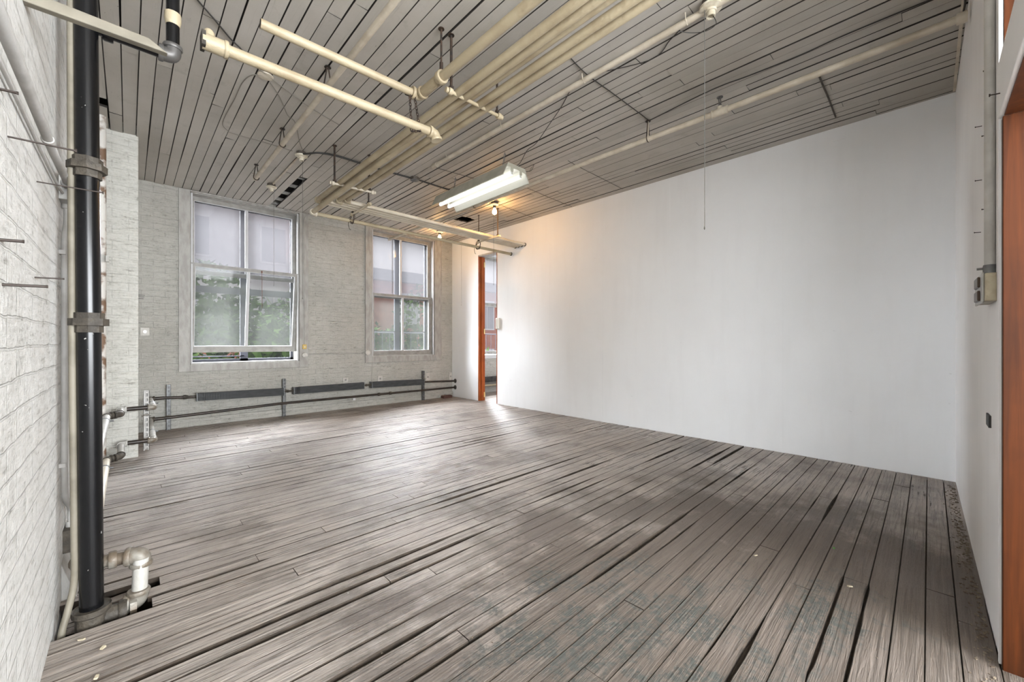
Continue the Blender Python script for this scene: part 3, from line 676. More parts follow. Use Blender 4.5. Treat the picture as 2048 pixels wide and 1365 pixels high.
# sprinkler pipe on the right
t = thing('sprinkler_pipe', 'long pale sprinkler pipe below the ceiling, nearest the white partition', 'pipe', (3.155, 1.13, 2.745))
mb = MB(); mb.tube([(3.165, -.10, 2.752), (3.155, 1.1, 2.745), (3.14, 2.1, 2.745), (3.15, 6.26, 2.75)], .0205, 14); mb.build('run', M['greyp'], t, True)
mb = MB(); ring(mb, (3.165, -.12, 2.752), Ya, .03, .04); mb.build('wall_flange', M['greyp'], t, True)
mb = MB(); ring(mb, (3.156, 1.02, 2.745), Ya, .028, .014); ring(mb, (3.155, 1.12, 2.745), Ya, .030, .014); mb.tube([(3.156, 1.02, 2.745), (3.155, 1.12, 2.745)], .0265, 14); mb.tube([(3.155, 1.07, 2.745), (3.155, 1.07, 2.785)], .017, 12); mb.build('tee_fitting', M['greyp'], t, True)
hd = MB(); hd.tube([(3.155, 1.07, 2.78), (3.155, 1.07, 2.80)], .011, 8)
for s in (-1, 1): hd.tube(spline([(3.155 + s * .006, 1.07, 2.80), (3.155 + s * .018, 1.07, 2.82), (3.155 + s * .016, 1.07, 2.838), (3.155 + s * .003, 1.07, 2.85)], 4), .004, 6)
hd.lathe([(.022, 0), (.022, .003), (.006, .006)], Matrix.Translation((3.155, 1.07, 2.850)), 12); hd.build('sprinkler_head', M['dsteel'], t, True, label='dark upright sprinkler head')
hook(3.143, 1.63, 2.745, 'iron hook holding the sprinkler pipe left of the sprinkler head', .025); hook(3.14, 3.95, 2.747, 'iron hook holding the sprinkler pipe behind the fluorescent light', .025)
mb = MB(); ring(mb, (3.143, 1.63, 2.745), Ya, .026, .02); mb.tube([(3.143, 1.63, 2.77), (3.143, 1.63, 2.89)], .006, 8)
t2 = mb.build('hook_collar', M['greyp'], t, True)

# conduit high on the ceiling
t = thing('ceiling_conduit', 'pale conduit along the ceiling between the pipe bundle and the sprinkler pipe', 'pipe', (2.29, 3, 2.86))
mb = MB(); mb.tube([(2.292, -3.5, 2.868), (2.292, 3.55, 2.868)], .019, 12); mb.tube([(2.292, 3.5, 2.868), (2.292, 3.58, 2.868)], .024, 12); mb.build('run', M['greyp'], t, True)
for yy in (.95, 1.66, 2.5, 3.3):
    mb = MB(); mb.tube([(2.262, yy, HC - .002), (2.268, yy, 2.866), (2.292, yy, 2.846), (2.316, yy, 2.866), (2.322, yy, HC - .002)], .003, 5)
    mb.build('strap', M['greyp'], t)
for (xa, ya, yb, lb) in ((3.47, 4.07, 5.3, 'left of a pair of thin conduits behind the lit bulb'), (3.52, 4.07, 5.6, 'right of a pair of thin conduits behind the lit bulb')):
    mb = MB(); mb.tube([(xa, ya, HC - .014), (xa + .02, yb, HC - .014)], .010, 10)
    tag(mb.build('thin_conduit', M['greyw'], None, True), lb, 'pipe', 'thin conduits behind the bulb')
mb = MB(); mb.tube([(1.229, 4.33, HC - .014), (1.223, 5.30, HC - .014)], .010, 10)
tag(mb.build('thin_conduit', M['greyp'], None, True), 'thin painted conduit joining the two unlit ceiling sockets', 'pipe')

# ------------------------------------------------------------------ lamp sockets, bulbs, boxes
def lamp_socket(x, y, label, lit=False, box=.045, big=1.0, group='ceiling lamp sockets'):
    t = thing('lamp_socket', label, 'lamp socket', (x, y, HC), group)
    mb = MB(); mb.lathe([(box * big, 0), (box * big, -.028 * big), (box * .85 * big, -.032 * big)], Matrix.Translation((x, y, HC - .002)), 8); mb.build('box', M['socket'], t, True)
    mb = MB(); mb.lathe([(.022 * big, -.030 * big), (.056 * big, -.033 * big), (.054 * big, -.043 * big), (.028 * big, -.050 * big), (.026 * big, -.060 * big), (.024 * big, -.060 * big)], Matrix.Translation((x, y, HC)), 24); mb.build('porcelain_plate', M['porc'], t, True)
    mb = MB(); mb.lathe([(.021 * big, -.060 * big), (.022 * big, -.085 * big), (.017 * big, -.085 * big), (.016 * big, -.066 * big)], Matrix.Translation((x, y, HC)), 20); mb.build('screw_shell', M['iron'] if lit else M['porc'], t, True)
    if lit:
        mb = MB(); mb.lathe([(.012, -.080), (.014, -.094), (.026, -.120), (.030, -.138), (.026, -.156), (.012, -.168), (.002, -.170)], Matrix.Translation((x, y, HC)), 20); mb.build('bulb', M['bulb'], t, True, label='lit clear bulb with orange glow')
        lamp('bulb_glow', 'POINT', (x + .0, y, HC - .20), (0, 0, 0), lit, (1.0, .50, .14), shadow_soft_size=.03)
    return t
lamp_socket(2.287, .822, 'large empty porcelain socket at the top edge, its pull string hanging far down', big=1.05)
lamp_socket(1.225, 4.26, 'small empty porcelain socket where the black armoured cable ends')
lamp_socket(1.220, 5.375, 'small empty porcelain socket nearest the left window')
lamp_socket(3.515, 4.0, 'lit bulb in a ceiling socket behind the fluorescent light', lit=2.6)
lamp_socket(3.74, 5.64, 'lit bulb in a ceiling socket above the right-hand window', lit=1.4)
def cord(x, y, z1, label, z0=HC - .04, r=.0016, m='string'):
    mb = MB(); mb.tube([(x, y, z0), (x + .001, y, z1)], r, 5); mb.lathe([(r, 0), (r * 2.4, .008), (r, .02)], Matrix.Translation((x, y, z1 - .01)), 6)
    return tag(mb.build('pull_cord', M[m]), label, 'pull cord', 'pull cords of the ceiling sockets')
cord(2.262, .845, 1.665, 'long pull string ending against the white partition', r=.0018)
cord(1.235, 4.26, 1.47, 'thin pull string of the socket where the black cable ends'); cord(1.245, 5.375, 1.71, 'thin pull string hanging in front of the left window'); cord(3.49, 3.99, 1.80, 'thin pull string hanging from the brighter bulb')
cord(3.75, 5.61, 1.9, 'thin pull string of the far small bulb'); cord(4.33, 5.83, 1.70, 'thin pull string against the white wall left of the back doorway')
mb = MB(); pts = [(2.29, .81, 2.815), (2.30, .80, 2.77), (2.31, .86, 2.77), (2.29, .93, 2.79), (2.24, .98, 2.80)]; mb.tube(spline(pts), .0022, 5)
tag(mb.build('loose_wire', M['cable']), 'short curled loose wire dangling from the large empty socket', 'wire')
t = thing('junction_box', 'round ceiling junction box with bright cover on the black cable', 'junction box', (2.34, 4.03, HC))
mb = MB(); mb.lathe([(.05, 0), (.05, -.03)], Matrix.Translation((2.34, 4.03, HC - .002)), 8); mb.build('box', M['socket'], t)
mb = MB(); mb.lathe([(.048, -.032), (.048, -.036), (.03, -.040)], Matrix.Translation((2.34, 4.03, HC)), 16); mb.build('cover', M['steel'], t, True)
mb = MB(); mb.tube(spline([(1.228, 4.21, 2.87), (1.26, 4.14, 2.86), (1.335, 4.085, 2.872), (1.50, 4.075, 2.89), (1.76, 4.072, 2.89), (2.065, 4.06, 2.888), (2.30, 4.035, 2.885)], 6), .0095, 8)
tag(mb.build('armoured_cable', M['cable'], None, True), 'black armoured cable from the small socket to the round junction box', 'cable')
mb = MB(); mb.tube([(2.385, 4.03, 2.888), (2.75, 4.04, 2.888), (2.95, 4.02, 2.89)], .0095, 8)
tag(mb.build('armoured_cable', M['cable'], None, True), 'black armoured cable from the round junction box to behind the light', 'cable')
wires = [([(.20, 2.65), (.282, 2.754), (.36, 2.844), (.453, 2.955), (.521, 3.018), (.63, 3.139)], .0042, 'cable', 'dark cable crossing the ceiling at upper left behind the low pipe'),
 ([(.63, 3.139), (.79, 3.241), (.95, 3.337), (1.037, 3.389), (1.30, 3.49)], .003, 'cablep', 'painted-over cable continuing right from the round ceiling patch'),
 ([(.688, 3.204), (.622, 3.252), (.589, 3.396), (.585, 3.682), (.575, 4.128), (.63, 4.26), (.687, 4.287), (.918, 4.277), (1.152, 4.283)], .0032, 'cablep', 'painted-over cable looping across the ceiling above the left window'),
 ([(.731, 3.259), (.83, 3.408), (.939, 3.629), (1.017, 3.71), (1.15, 4.05), (1.21, 4.18)], .003, 'cablep', 'painted-over cable from the round patch to the small socket'),
 ([(2.077, 1.619), (2.301, 1.641), (2.637, 1.632), (3.137, 1.623)], .0032, 'cable', 'thin dark cable crossing the boards from the bundle to the sprinkler pipe hook'),
 ([(2.364, 1.024), (2.399, 1.1), (2.475, 1.269), (2.301, 1.641)], .0028, 'cable', 'thin looping wire below the large empty socket'),
 ([(3.146, 1.614), (3.131, 1.477), (3.098, 1.19), (3.095, 1.015), (3.115, .86), (3.13, .577), (3.118, .327), (3.134, -.1)], .0045, 'cable', 'dark cable along the boards beside the sprinkler pipe'),
 ([(3.47, .529), (3.60, .53), (3.788, .528), (4.0, .53), (4.2, .532)], .006, 'iron', 'brown cable stub across the boards near the partition'),
 ([(2.356, 3.64), (2.72, 3.596), (3.196, 3.539)], .0022, 'cable', 'thin wire behind the left end of the fluorescent light'),
 ([(3.347, 3.352), (4.034, 3.391), (4.4, 3.40)], .0022, 'cable', 'thin wire crossing to the partition right of the lit bulb'),
 ([(3.55, 4.02), (3.9, 4.06), (4.362, 4.105)], .0022, 'cable', 'thin wire from the lit bulb to the partition'),
 ([(3.25, 2.56), (3.47, 2.572), (4.334, 2.578)], .0022, 'cable', 'thin wire from the sprinkler pipe to the partition, right of the light')]
for pts, r, m_, lb in wires:
    mb = MB(); mb.tube(spline([(a, b, HC - r - .002) for a, b in pts], 5), r, 6); tag(mb.build('ceiling_cable', M[m_]), lb, 'cable', 'cables stapled to the ceiling')
mb = MB(); mb.lathe([(.05, 0), (.048, -.005), (.01, -.008)], Matrix.Translation((.69, 3.205, HC - .001)), 14)
tag(mb.build('blank_cover', M['greyp'], None, True), 'round painted cover patch on the ceiling where thin cables meet', 'cover plate')

# ------------------------------------------------------------------ fluorescent light
t = thing('fluorescent_light', 'two-tube fluorescent shop light hanging on chains, switched on', 'light fixture', (2.685, 3.34, 2.62))
xc, ya, yb = 2.685, 2.735, 3.955; zt, zl = 2.73, 2.608
mb = MB()
pf_ = [(-.110, zt), (.110, zt), (.175, zl)]
for s in (-1, 1):
    mb.prism([(xc + s * .110, zt), (xc + s * .175, zl), (xc + s * .172, zl - .002), (xc + s * .106, zt - .004)], 'y', ya, yb)
    mb.prism([(xc + s * .175, zl), (xc + s * .175, zl - .006), (xc + s * .165, zl - .004), (xc + s * .172, zl)], 'y', ya, yb)
mb.box(xc - .110, ya, zt - .002, xc + .110, yb, zt + .001); mb.build('reflector_shell', M['hous'], t)
mb = MB()
for s in (-1, 1): mb.prism([(xc + s * .104, zt - .006), (xc + s * .170, zl + .001), (xc + s * .168, zl + .001), (xc + s * .100, zt - .008)], 'y', ya + .004, yb - .004)
mb.box(xc - .103, ya + .004, zt - .009, xc + .103, yb - .004, zt - .006); mb.prism([(xc - .045, zt - .009), (xc + .045, zt - .009), (xc + .028, zt - .035), (xc - .028, zt - .035)], 'y', ya + .004, yb - .004)
mb.build('reflector_lining', M['refl'], t)
for yy in (ya - .002, yb):
    mb = MB()
    out = [(xc - .112, zt + .001), (xc - .128, zt - .03), (xc - .112, zt - .042), (xc - .085, zt - .035), (xc - .072, zt - .04), (xc - .07, zt - .075), (xc - .045, zt - .075), (xc - .043, zt - .04), (xc, zt - .036), (xc + .043, zt - .04), (xc + .045, zt - .075), (xc + .07, zt - .075), (xc + .072, zt - .04), (xc + .112, zt - .045), (xc + .131, zt - .03), (xc + .112, zt + .001)]
    mb.prism(out[::-1], 'y', yy, yy + .002); mb.build('end_plate', M['hous'], t)
for s in (-1, 1):
    mb = MB(); mb.tube([(xc + s * .058, ya + .012, 2.642), (xc + s * .058, yb - .012, 2.642)], .0175, 16); mb.build('fluorescent_tube', M['tube'], t, True)
    for yy in (ya + .001, yb - .012):
        mb = MB(); mb.box(xc + s * .058 - .012, yy, 2.632, xc + s * .058 + .012, yy + .011, zt - .008); mb.build('lampholder', M['refl'], t, bevel=.002)
for yy in (2.90, 3.72):
    mb = MB(); top = (2.665, yy - .02, HC - .015); chain(mb, top, (2.665, yy, 2.80), .034, .0028, .016)
    for s in (-1, 1): chain(mb, (2.665, yy, 2.80), (2.665 + s * .035, yy + s * .025, 2.733), .03, .0026, .014)
    mb.tube(spline([(2.665, yy - .02, HC), (2.665, yy - .02, HC - .015), (2.672, yy - .02, HC - .028), (2.680, yy - .02, HC - .018)], 4), .0028, 6)
    mb.build('hanging_chain', M['steel'], t)
mb = MB(); mb.tube(spline([(2.70, 2.78, 2.735), (2.70, 2.70, 2.755), (2.64, 2.55, 2.80), (2.60, 2.40, 2.80), (2.54, 2.2, 2.86), (2.46, 2.0, HC - .005), (2.33, 1.8, HC - .004)], 6), .0028, 6)
mb.build('power_cord', M['cable'], t)
mb = MB(); mb.tube(spline([(2.80, 2.80, 2.732), (2.95, 2.80, 2.78), (3.05, 2.85, HC - .01), (3.131, 2.983, HC - .004)], 6), .0022, 6)
mb.build('power_cord', M['cable'], t)

# ------------------------------------------------------------------ black riser at left
bx, by = -.100, 2.20; tx, ty = -.116, 2.20
def rp(z): k = (z + .0) / 2.9; return Vector((bx + (tx - bx) * k * 1.25, by, z))
t = thing('steam_riser', 'tall thick black vertical pipe by the left wall rising from a hole in the floor', 'pipe', (bx, by, 0))
mb = MB(); mb.tube([rp(.03), rp(HC + .01)], .0335, 20); mb.build('riser_shaft', M['black'], t, True)
for z in (1.705, 1.122):
    mb = MB(); p = rp(z)
    mb.tube([p - Z * .04, p - Z * .012], .040, 8); mb.tube([p - Z * .014, p + Z * .012], .055, 8); mb.tube([p + Z * .012, p + Z * .034], .043, 8); mb.build('union_fitting', M['iron'], t)
mb = MB(); mb.lathe([(.050, .045), (.054, .05), (.054, .03), (.044, .022), (.044, -.045), (.052, -.05), (.052, -.07), (.046, -.075)][::-1], Matrix.Translation((bx, by - .005, -.006)), 20)
mb.tube([(bx + .03, by, -.012), (bx + .085, by, -.012)], .032, 14); ring(mb, (bx + .085, by, -.012), Xa, .040, .024); mb.build('tee_fitting', M['iron'], t, True)
mb = MB(); mb.tube([rp(-.08) - Z * 0, (bx, by, -.23)], .035, 14); mb.build('lower_shaft', M['black'], t, True)
mb = MB(); p = Vector((-.085, by, 2.245)); ring(mb, p + Xa * .028, Xa, .034, .03); mb.tube([p, p + Xa * .20], .0225, 14); mb.build('side_branch', M['black'], t, True)
mb = MB(); elbow(mb, (.135, by, 2.245), -Xa, Z, .0235, .042); mb.build('branch_elbow', M['dsteel'], t, True)
mb = MB(); mb.tube([(.135, by, 2.28), (.135, by, HC + .005)], .0225, 14); mb.build('branch_riser', M['black'], t, True)
mb = MB(); mb.tube([(.135, by, 2.375), (.135, by, 2.40), (.135, by, 2.42)], [.024, .029, .027], 12); mb.tube([(.135, by, 2.405), (.135, by, 2.425)], .028, 12); mb.build('tape_wrap', M['cream'], t, True, label='frayed cream tape wound round the branch pipe')

# U-shaped drip leg in the floor hole
t = thing('drip_leg', 'U-shaped galvanised pipe standing in the floor hole beside the black riser', 'pipe', (.03, 2.21, 0))
mb = MB(); mb.tube([(bx + .09, 2.205, -.012), (.0, 2.225, -.012)], .024, 14); hexnut(mb, (bx + .115, 2.207, -.012), Xa, .034, .02); mb.build('lower_run', M['galv'], t, True)
mb = MB(); elbow(mb, (.030, 2.225, -.004), -Xa, Z, .026, .040); mb.build('lower_elbow', M['galv'], t, True)
mb = MB(); mb.tube([(.033, 2.228, .03), (.038, 2.235, .16)], .025, 16); mb.build('upright', M['whitep'], t, True)
mb = MB(); elbow(mb, (.038, 2.245, .172), -Z, Vector((-.9, .25, .0)), .026, .042); mb.build('upper_elbow', M['galv'], t, True)
mb = MB(); mb.tube([(.0, 2.255, .172), (-.075, 2.275, .172), (-.115, 2.29, .172)], .023, 14); ring(mb, (-.045, 2.268, .172), Xa, .034, .024); mb.build('upper_run', M['galv'], t, True)
mb = MB(); elbow(mb, (-.135, 2.297, .172), Xa, Ya, .025, .04); mb.build('back_elbow', M['galv'], t, True)

# thin conduit in front of the riser, going down the hole
mb = MB(); mb.tube(spline([(-.1545, 2.2, HC + .005), (-.1535, 2.2, 2.0), (-.150, 2.2, 1.0), (-.145, 2.2, .35), (-.145, 2.2, .16), (-.160, 2.185, .06), (-.174, 2.165, -.01), (-.176, 2.16, -.10)], 8), .0105, 12)
tag(mb.build('floor_conduit', M['beigeb'], None, True), 'slim beige conduit just left of the black riser, curling into the floor hole', 'pipe')
mb = MB(); a = Vector((XL - .002, 2.03, 2.262)); b = Vector((.105, 1.955, 2.105))
mb.prism([(XL - .002, 1.925), (XL - .002, 1.958), (.045, 1.955), (.088, 1.930)], 'y', 1.61, 1.635)
tag(mb.build('bracket_bar', M['beigeb'], None, False, .003), 'beige painted bar sticking out of the left wall in front of the black riser', 'bracket')

# debris in the hole: broken board and chips
mb = MB(); mb.obox(Matrix.Translation((-.06, 2.335, -.03)) @ Matrix.Rotation(math.radians(4), 4, 'Z') @ Matrix.Rotation(math.radians(-3), 4, 'Y'), .25, .045, .02)
tag(mb.build('broken_board', M['floor'], None, False, .003), 'splintered loose board piece lying across the floor hole', 'board')
mb = MB(); mb.obox(Matrix.Translation((-.115, 2.265, -.05)) @ Matrix.Rotation(math.radians(-6), 4, 'Z'), .13, .05, .02)
tag(mb.build('broken_board', M['floor'], None, False, .003), 'small grey board scrap in the floor hole behind the black riser', 'board')
mb = MB(); mb.tube([(-.13, 2.15, -.12), (.09, 2.19, -.12)], .03, 10); mb.box(-.20, 2.15, -.24, .1, 2.19, -.15)
structure(mb.build('trim_2', M['soil']))

# ------------------------------------------------------------------ rusty vertical pipe in the corner
t = thing('corner_pipe', 'old vertical pipe with flaking white paint over rust, against the pilaster', 'pipe', (-.163, 4.72, 0))
mb = MB(); mb.tube([(-.163, 4.72, .0), (-.163, 4.72, .8), (-.163, 4.72, 1.6), (-.163, 4.72, HC + .03)], .032, 20); mb.build('pipe', M['rust'], t, True)
mb = MB(); mb.tube([(-.163, 4.72, 1.70), (-.163, 4.72, 1.76)], .0325, 20); mb.box(-.135, 4.68, 1.705, -.115, 4.72, 1.755); mb.build('clamp', M['whitep'], t, True)

# ------------------------------------------------------------------ left-wall electrical runs
def wallbox(name, label, x0, y0, z0, x1, y1, z1, m_, cover=None, parts=None):
    t = thing(name, label, 'electrical box', ((x0 + x1) / 2, (y0 + y1) / 2, z0)); mb = MB(); mb.box(x0, y0, z0, x1, y1, z1); mb.build('box', m_, t, bevel=.003); return t
t = wallbox('conduit_box', 'grey junction box on the left brick wall where the sloping conduit ends', XL - .002, 2.344, 1.605, -.158, 2.46, 1.700, M['boxg'])
mb = MB(); mb.box(-.159, 2.348, 1.609, -.155, 2.456, 1.696); mb.build('cover', M['boxg'], t)
t = wallbox('conduit_box', 'brown painted junction box low on the left wall behind the black riser', XL - .002, 2.476, .168, -.155, 2.60, .262, M['iron'])
mb = MB(); mb.box(-.156, 2.48, .172, -.151, 2.596, .258); mb.build('cover', M['iron'], t)
mb = MB(); mb.tube(bend([(-.171, -.1, 1.640), (-.171, 1.9, 1.645), (-.171, 2.20, 1.662), (-.171, 2.35, 1.665)], .1), .0115, 12); ring(mb, (-.171, 1.80, 1.644), Ya, .0145, .02); ring(mb, (-.171, 2.325, 1.665), Ya, .019, .025)
tag(mb.build('wall_conduit', M['greyw'], None, True), 'fat grey conduit running along the left brick wall at upper left', 'pipe')
mb = MB(); mb.tube(bend([(-.186, -.1, 1.600), (-.186, 2.0, 1.615), (-.186, 2.22, 1.62), (-.186, 2.35, 1.63)], .1), .0045, 10)
tag(mb.build('wall_conduit', M['greyw'], None, True), 'thin cable running just under the fat conduit on the left brick wall', 'cable')
mb = MB(); mb.tube(bend([(-.180, 2.43, 1.61), (-.180, 2.43, 1.53), (-.182, 2.375, 1.47), (-.183, 2.375, .52), (-.183, 2.39, .42), (-.176, 2.53, .34), (-.176, 2.53, .255)], .05), .0105, 12)
for z in (1.40, .56): mb.box(XL - .001, 2.355, z - .008, -.178, 2.40, z + .008)
ring(mb, (-.176, 2.53, .272), Z, .016, .025); ring(mb, (-.180, 2.43, 1.597), Z, .016, .02)
tag(mb.build('wall_conduit', M['greyw'], None, True), 'vertical conduit on the left wall joining its two junction boxes', 'pipe')

# spikes sticking out of the left wall
sp = [(1.361, 1.583, .022, .0030, 'thick nail stub at the left edge, highest on the brick wall'), (1.434, 1.510, .103, .0022, 'longest rusty spike in the left wall, with a broad head'),
      (1.828, 1.522, .136, .0020, 'long rusty spike reaching across the black riser below the upper union'), (1.361, 1.264, .030, .0032, 'thick nail stub at the left edge, above the lowest pair'),
      (1.793, 1.234, .055, .0022, 'thin rusty spike low on the left wall, close to the conduit'), (1.38, 1.171, .062, .0030, 'lowest thick rusty spike in the left wall')]
for (yy, zz, ln, r, lb) in sp:
    mb = MB(); mb.tube([(XL - .01, yy, zz), (XL + ln, yy, zz + .002)], r, 6); mb.tube([(XL + ln, yy, zz + .002), (XL + ln + .003, yy, zz + .002)], r * (2.2 if ln > .1 else 1.15), 8)
    tag(mb.build('wall_spike', M['nail']), lb, 'nail', 'rusty spikes in the left wall')
# sloping painted board along the foot of the left wall
mb = MB(); mb.prism([(XL, 0.0), (XL + .045, 0.0), (XL, .15)], 'y', 2.42, 4.3)
structure(mb.build('baseboard_left', M['casing'], bevel=.003))

# ------------------------------------------------------------------ heating pipes round the pilaster and under the windows
def pipe_seg(t, name, a, b, m_, r=.019):
    mb = MB(); mb.tube([a, b], r, 12); return mb.build(name, m_, t, True)
def run(label, z_near, z_pil, z_wall, xj, first):
    t = thing('radiator_pipe', label, 'pipe', (.17, 6.17, z_wall), 'heating pipes round the pilaster')
    P = [(-.125, 2.72 if first else 2.45, z_near - .02), (-.125, 4.52, z_near), (-.05 if first else -.045, 4.56, z_near + .004), (-.05 if first else -.045, 4.86, z_pil), (.165, 4.86, z_pil), (.18, 6.165, z_wall), (.30, 6.17, z_wall)]
    P = [Vector(p) for p in P]; r = .023
    mats_ = [M['whitep'] if first else M['creamw'], M['darkp'], M['whitep'], M['darkp'], M['whitep'], M['darkp']]
    for i in range(len(P) - 1):
        pipe_seg(t, 'pipe', P[i], P[i + 1], mats_[i], r if i % 2 == 0 else r * .82)
    for i in range(1, len(P) - 1):
        a = (P[i - 1] - P[i]).normalized(); b = (P[i + 1] - P[i]).normalized(); mb = MB(); elbow(mb, P[i], a, b, r * .93, .036); mb.build('elbow', M['galv'] if i in (4,) else (M['whitep'] if i == 3 else M['iron']), t, True)
    for i, k in ((0, .86), (4, .35)):
        q = P[i].lerp(P[i + 1], k); d_ = (P[i + 1] - P[i]).normalized(); mb = MB(); ring(mb, q, d_, r * 1.2, .02); mb.tube([q + Vector((r, 0, 0)), q + Vector((r + .022, 0, 0))], .007, 8); mb.build('clamp', M['steel'], t, True)
    return t
run('upper heating pipe stepping round the pilaster in white and dark sections', .45, .452, .386, 0, True)
run('lower heating pipe stepping round the pilaster, white sections nearest the floor', .105, .155, .150, 0, False)
def straight_pipe(label, pts, r, m_, rings=()):
    t = thing('radiator_pipe', label, 'pipe', pts[0]); mb = MB(); mb.tube(pts, r, 12); mb.build('pipe', m_, t, True)
    for (x, rr, h) in rings:
        # interpolate along x
        for a, b in zip(pts[:-1], pts[1:]):
            if a[0] <= x <= b[0]:
                q = Vector(a).lerp(Vector(b), (x - a[0]) / (b[0] - a[0])); mb = MB(); hexnut(mb, q, Xa, rr, h); hexnut(mb, q + Xa * h * .7, Xa, rr * .8, h * .6); mb.build('coupling', M['iron'], t)
    return t
straight_pipe('dark return pipe low along the window wall under the radiators', [(.30, 6.17, .150), (1.55, 6.17, .190), (3.0, 6.17, .185), (4.436, 6.17, .180)], .0165, M['darkp'], ((2.93, .026, .03), (3.13, .024, .03)))
straight_pipe('short dark pipe joining the left radiator to the pilaster pipes', [(.30, 6.17, .386), (.585, 6.17, .372)], .016, M['darkp'], ((.49, .026, .03),))
straight_pipe('short dark pipe joining the left and middle radiators', [(1.553, 6.17, .352), (1.66, 6.17, .352)], .013, M['iron'], ((1.60, .019, .02),))
straight_pipe('short dark pipe joining the middle and right radiators', [(2.675, 6.17, .350), (2.79, 6.17, .350)], .013, M['iron'], ((2.72, .019, .02),))
straight_pipe('dark pipe from the right radiator into the white partition', [(3.756, 6.17, .328), (4.436, 6.17, .300)], .0165, M['darkp'])
for z, lb in ((.300, 'upper round escutcheon where a dark pipe enters the partition'), (.180, 'lower round escutcheon where a dark pipe enters the partition')):
    mb = MB(); mb.lathe([(.042, 0), (.040, .006), (.022, .010)], Matrix.Translation((XP - .0, 6.17, z)) @ Matrix.Rotation(math.radians(-90), 4, 'Y'), 18)
    tag(mb.build('pipe_escutcheon', M['dsteel'], None, True), lb, 'pipe plate', 'pipe plates on the partition')
def radiator(x0, x1, za, zb, label, loosefirst=False):
    t = thing('fin_radiator', label, 'radiator', (x0, 6.17, za - .05), 'finned radiators under the windows')
    mb = MB(); n = int((x1 - x0) / .0062)
    for i in range(n + 1):
        x = x0 + (x1 - x0) * i / n; 
        if loosefirst and .02 < x - x0 < .075 and i % 2: continue
        zc = za + (zb - za) * i / n; jy = R.uniform(-.001, .001)
        mb.box(x - .0008, 6.122 + jy, zc - .047, x + .0008, 6.215 + jy, zc + .047)
    o = mb.build('fins', M['fin'], t); o['kind'] = 'stuff'
    mb = MB(); mb.tube([(x0 - .012, 6.17, za), (x1 + .012, 6.17, zb)], .0165, 12); mb.build('core_pipe', M['iron'], t, True)
    for x, z in ((x0, za), (x1, zb)):
        mb = MB(); mb.box(x - .004, 6.12, z - .05, x + .004, 6.217, z + .05); mb.build('end_plate', M['fin'], t)
radiator(.600, 1.545, .368, .350, 'dark grey finned radiator under the left window, longest of three')
radiator(1.668, 2.668, .352, .350, 'dark grey finned radiator in the middle, between the two windows', True)
radiator(2.797, 3.748, .350, .328, 'dark grey finned radiator under the right-hand window')
def strut(x, y, z0, z1, label, m_='steel'):
    t = thing('strut_channel', label, 'pipe support', (x, y, z0), 'slotted struts behind the radiators')
    mb = MB(); w2_, dd = .0205, .022
    mb.box(x - w2_, y, z0, x - w2_ + .003, y + dd * 1.6, z1); mb.box(x + w2_ - .003, y, z0, x + w2_, y + dd * 1.6, z1)
    mb.box(x - w2_, y + dd * 1.6 - .003, z0, x + w2_, y + dd * 1.6, z1)
    mb.box(x - w2_, y, z0, x - w2_ + .011, y + .003, z1); mb.box(x + w2_ - .011, y, z0, x + w2_, y + .003, z1)
    z = z0 + .02
    while z < z1 - .02: mb.box(x - .010, y + .0005, z, x + .010, y + .003, z + .018); z += .045
    mb.build('channel', M[m_], t)
    for z in (.150, .36):
        mb = MB(); mb.tube([(x - .03, y - .012, z + .012), (x - .012, y - .022, z + .024), (x + .012, y - .022, z + .024), (x + .03, y - .012, z + .012)], .005, 6); mb.build('pipe_clamp', M['galv'], t)
    return t
strut(.342, 6.195, 0, .535, 'slotted steel strut standing left of the left radiator'); strut(1.562, 6.195, 0, .525, 'slotted steel strut between the left and middle radiators')
strut(3.775, 6.195, .0, .520, 'slotted steel strut right of the right radiator'); strut(.118, 4.905, .06, .60, 'slotted strut standing at the pilaster corner behind the stepped pipes', 'greyw')
mb = MB(); mb.obox(Matrix.Translation((2.52, 6.15, .150)), .04, .006, .03)
tag(mb.build('pipe_tag', M['sashw']), 'small white tag stuck on the low return pipe', 'tag')
mb = MB(); mb.box(4.14, 6.11, 0, 4.33, 6.20, .05)
tag(mb.build('loose_brick', M['darkbrick'], None, False, .004), 'dark brick lying on the floor in the corner by the partition', 'brick')

# ------------------------------------------------------------------ boxes on the window wall
def outlet(x0, x1, z0, z1, label, y=YW, blank=False):
    t = thing('wall_outlet', label, 'outlet', ((x0 + x1) / 2, y, z0), 'painted-over outlets on the window wall')
    mb = MB(); mb.box(x0, y - .012, z0, x1, y + .002, z1); mb.build('plate', M['plate'], t, bevel=.003)
    mb = MB(); xc_, zc = (x0 + x1) / 2, (z0 + z1) / 2; mb.tube([(xc_, y - .016, zc), (xc_, y - .010, zc)], .016, 14); mb.build('socket_face', M['boxg'], t, True)
    if not blank:
        mb = MB(); mb.box(xc_ - .008, y - .0175, zc - .004, xc_ - .004, y - .0155, zc + .006); mb.box(xc_ + .004, y - .0175, zc - .004, xc_ + .008, y - .0155, zc + .006); mb.build('slots', M['slotdark'], t)
outlet(.098, .178, 1.110, 1.205, 'painted outlet plate beside the pilaster edge, left of the left window')
outlet(2.39, 2.47, .412, .48, 'painted outlet box just above the middle radiator'); outlet(2.955, 3.035, .380, .475, 'painted outlet box above the left end of the right radiator')
outlet(3.86, 3.94, .33, .47, 'tall painted outlet just right of the last strut'); outlet(4.36, 4.43, .31, .455, 'painted outlet in the corner above the pipes')
t = thing('wall_switch', 'small yellowed switch on the right casing of the left window', 'switch', (1.835, 6.24, .93))
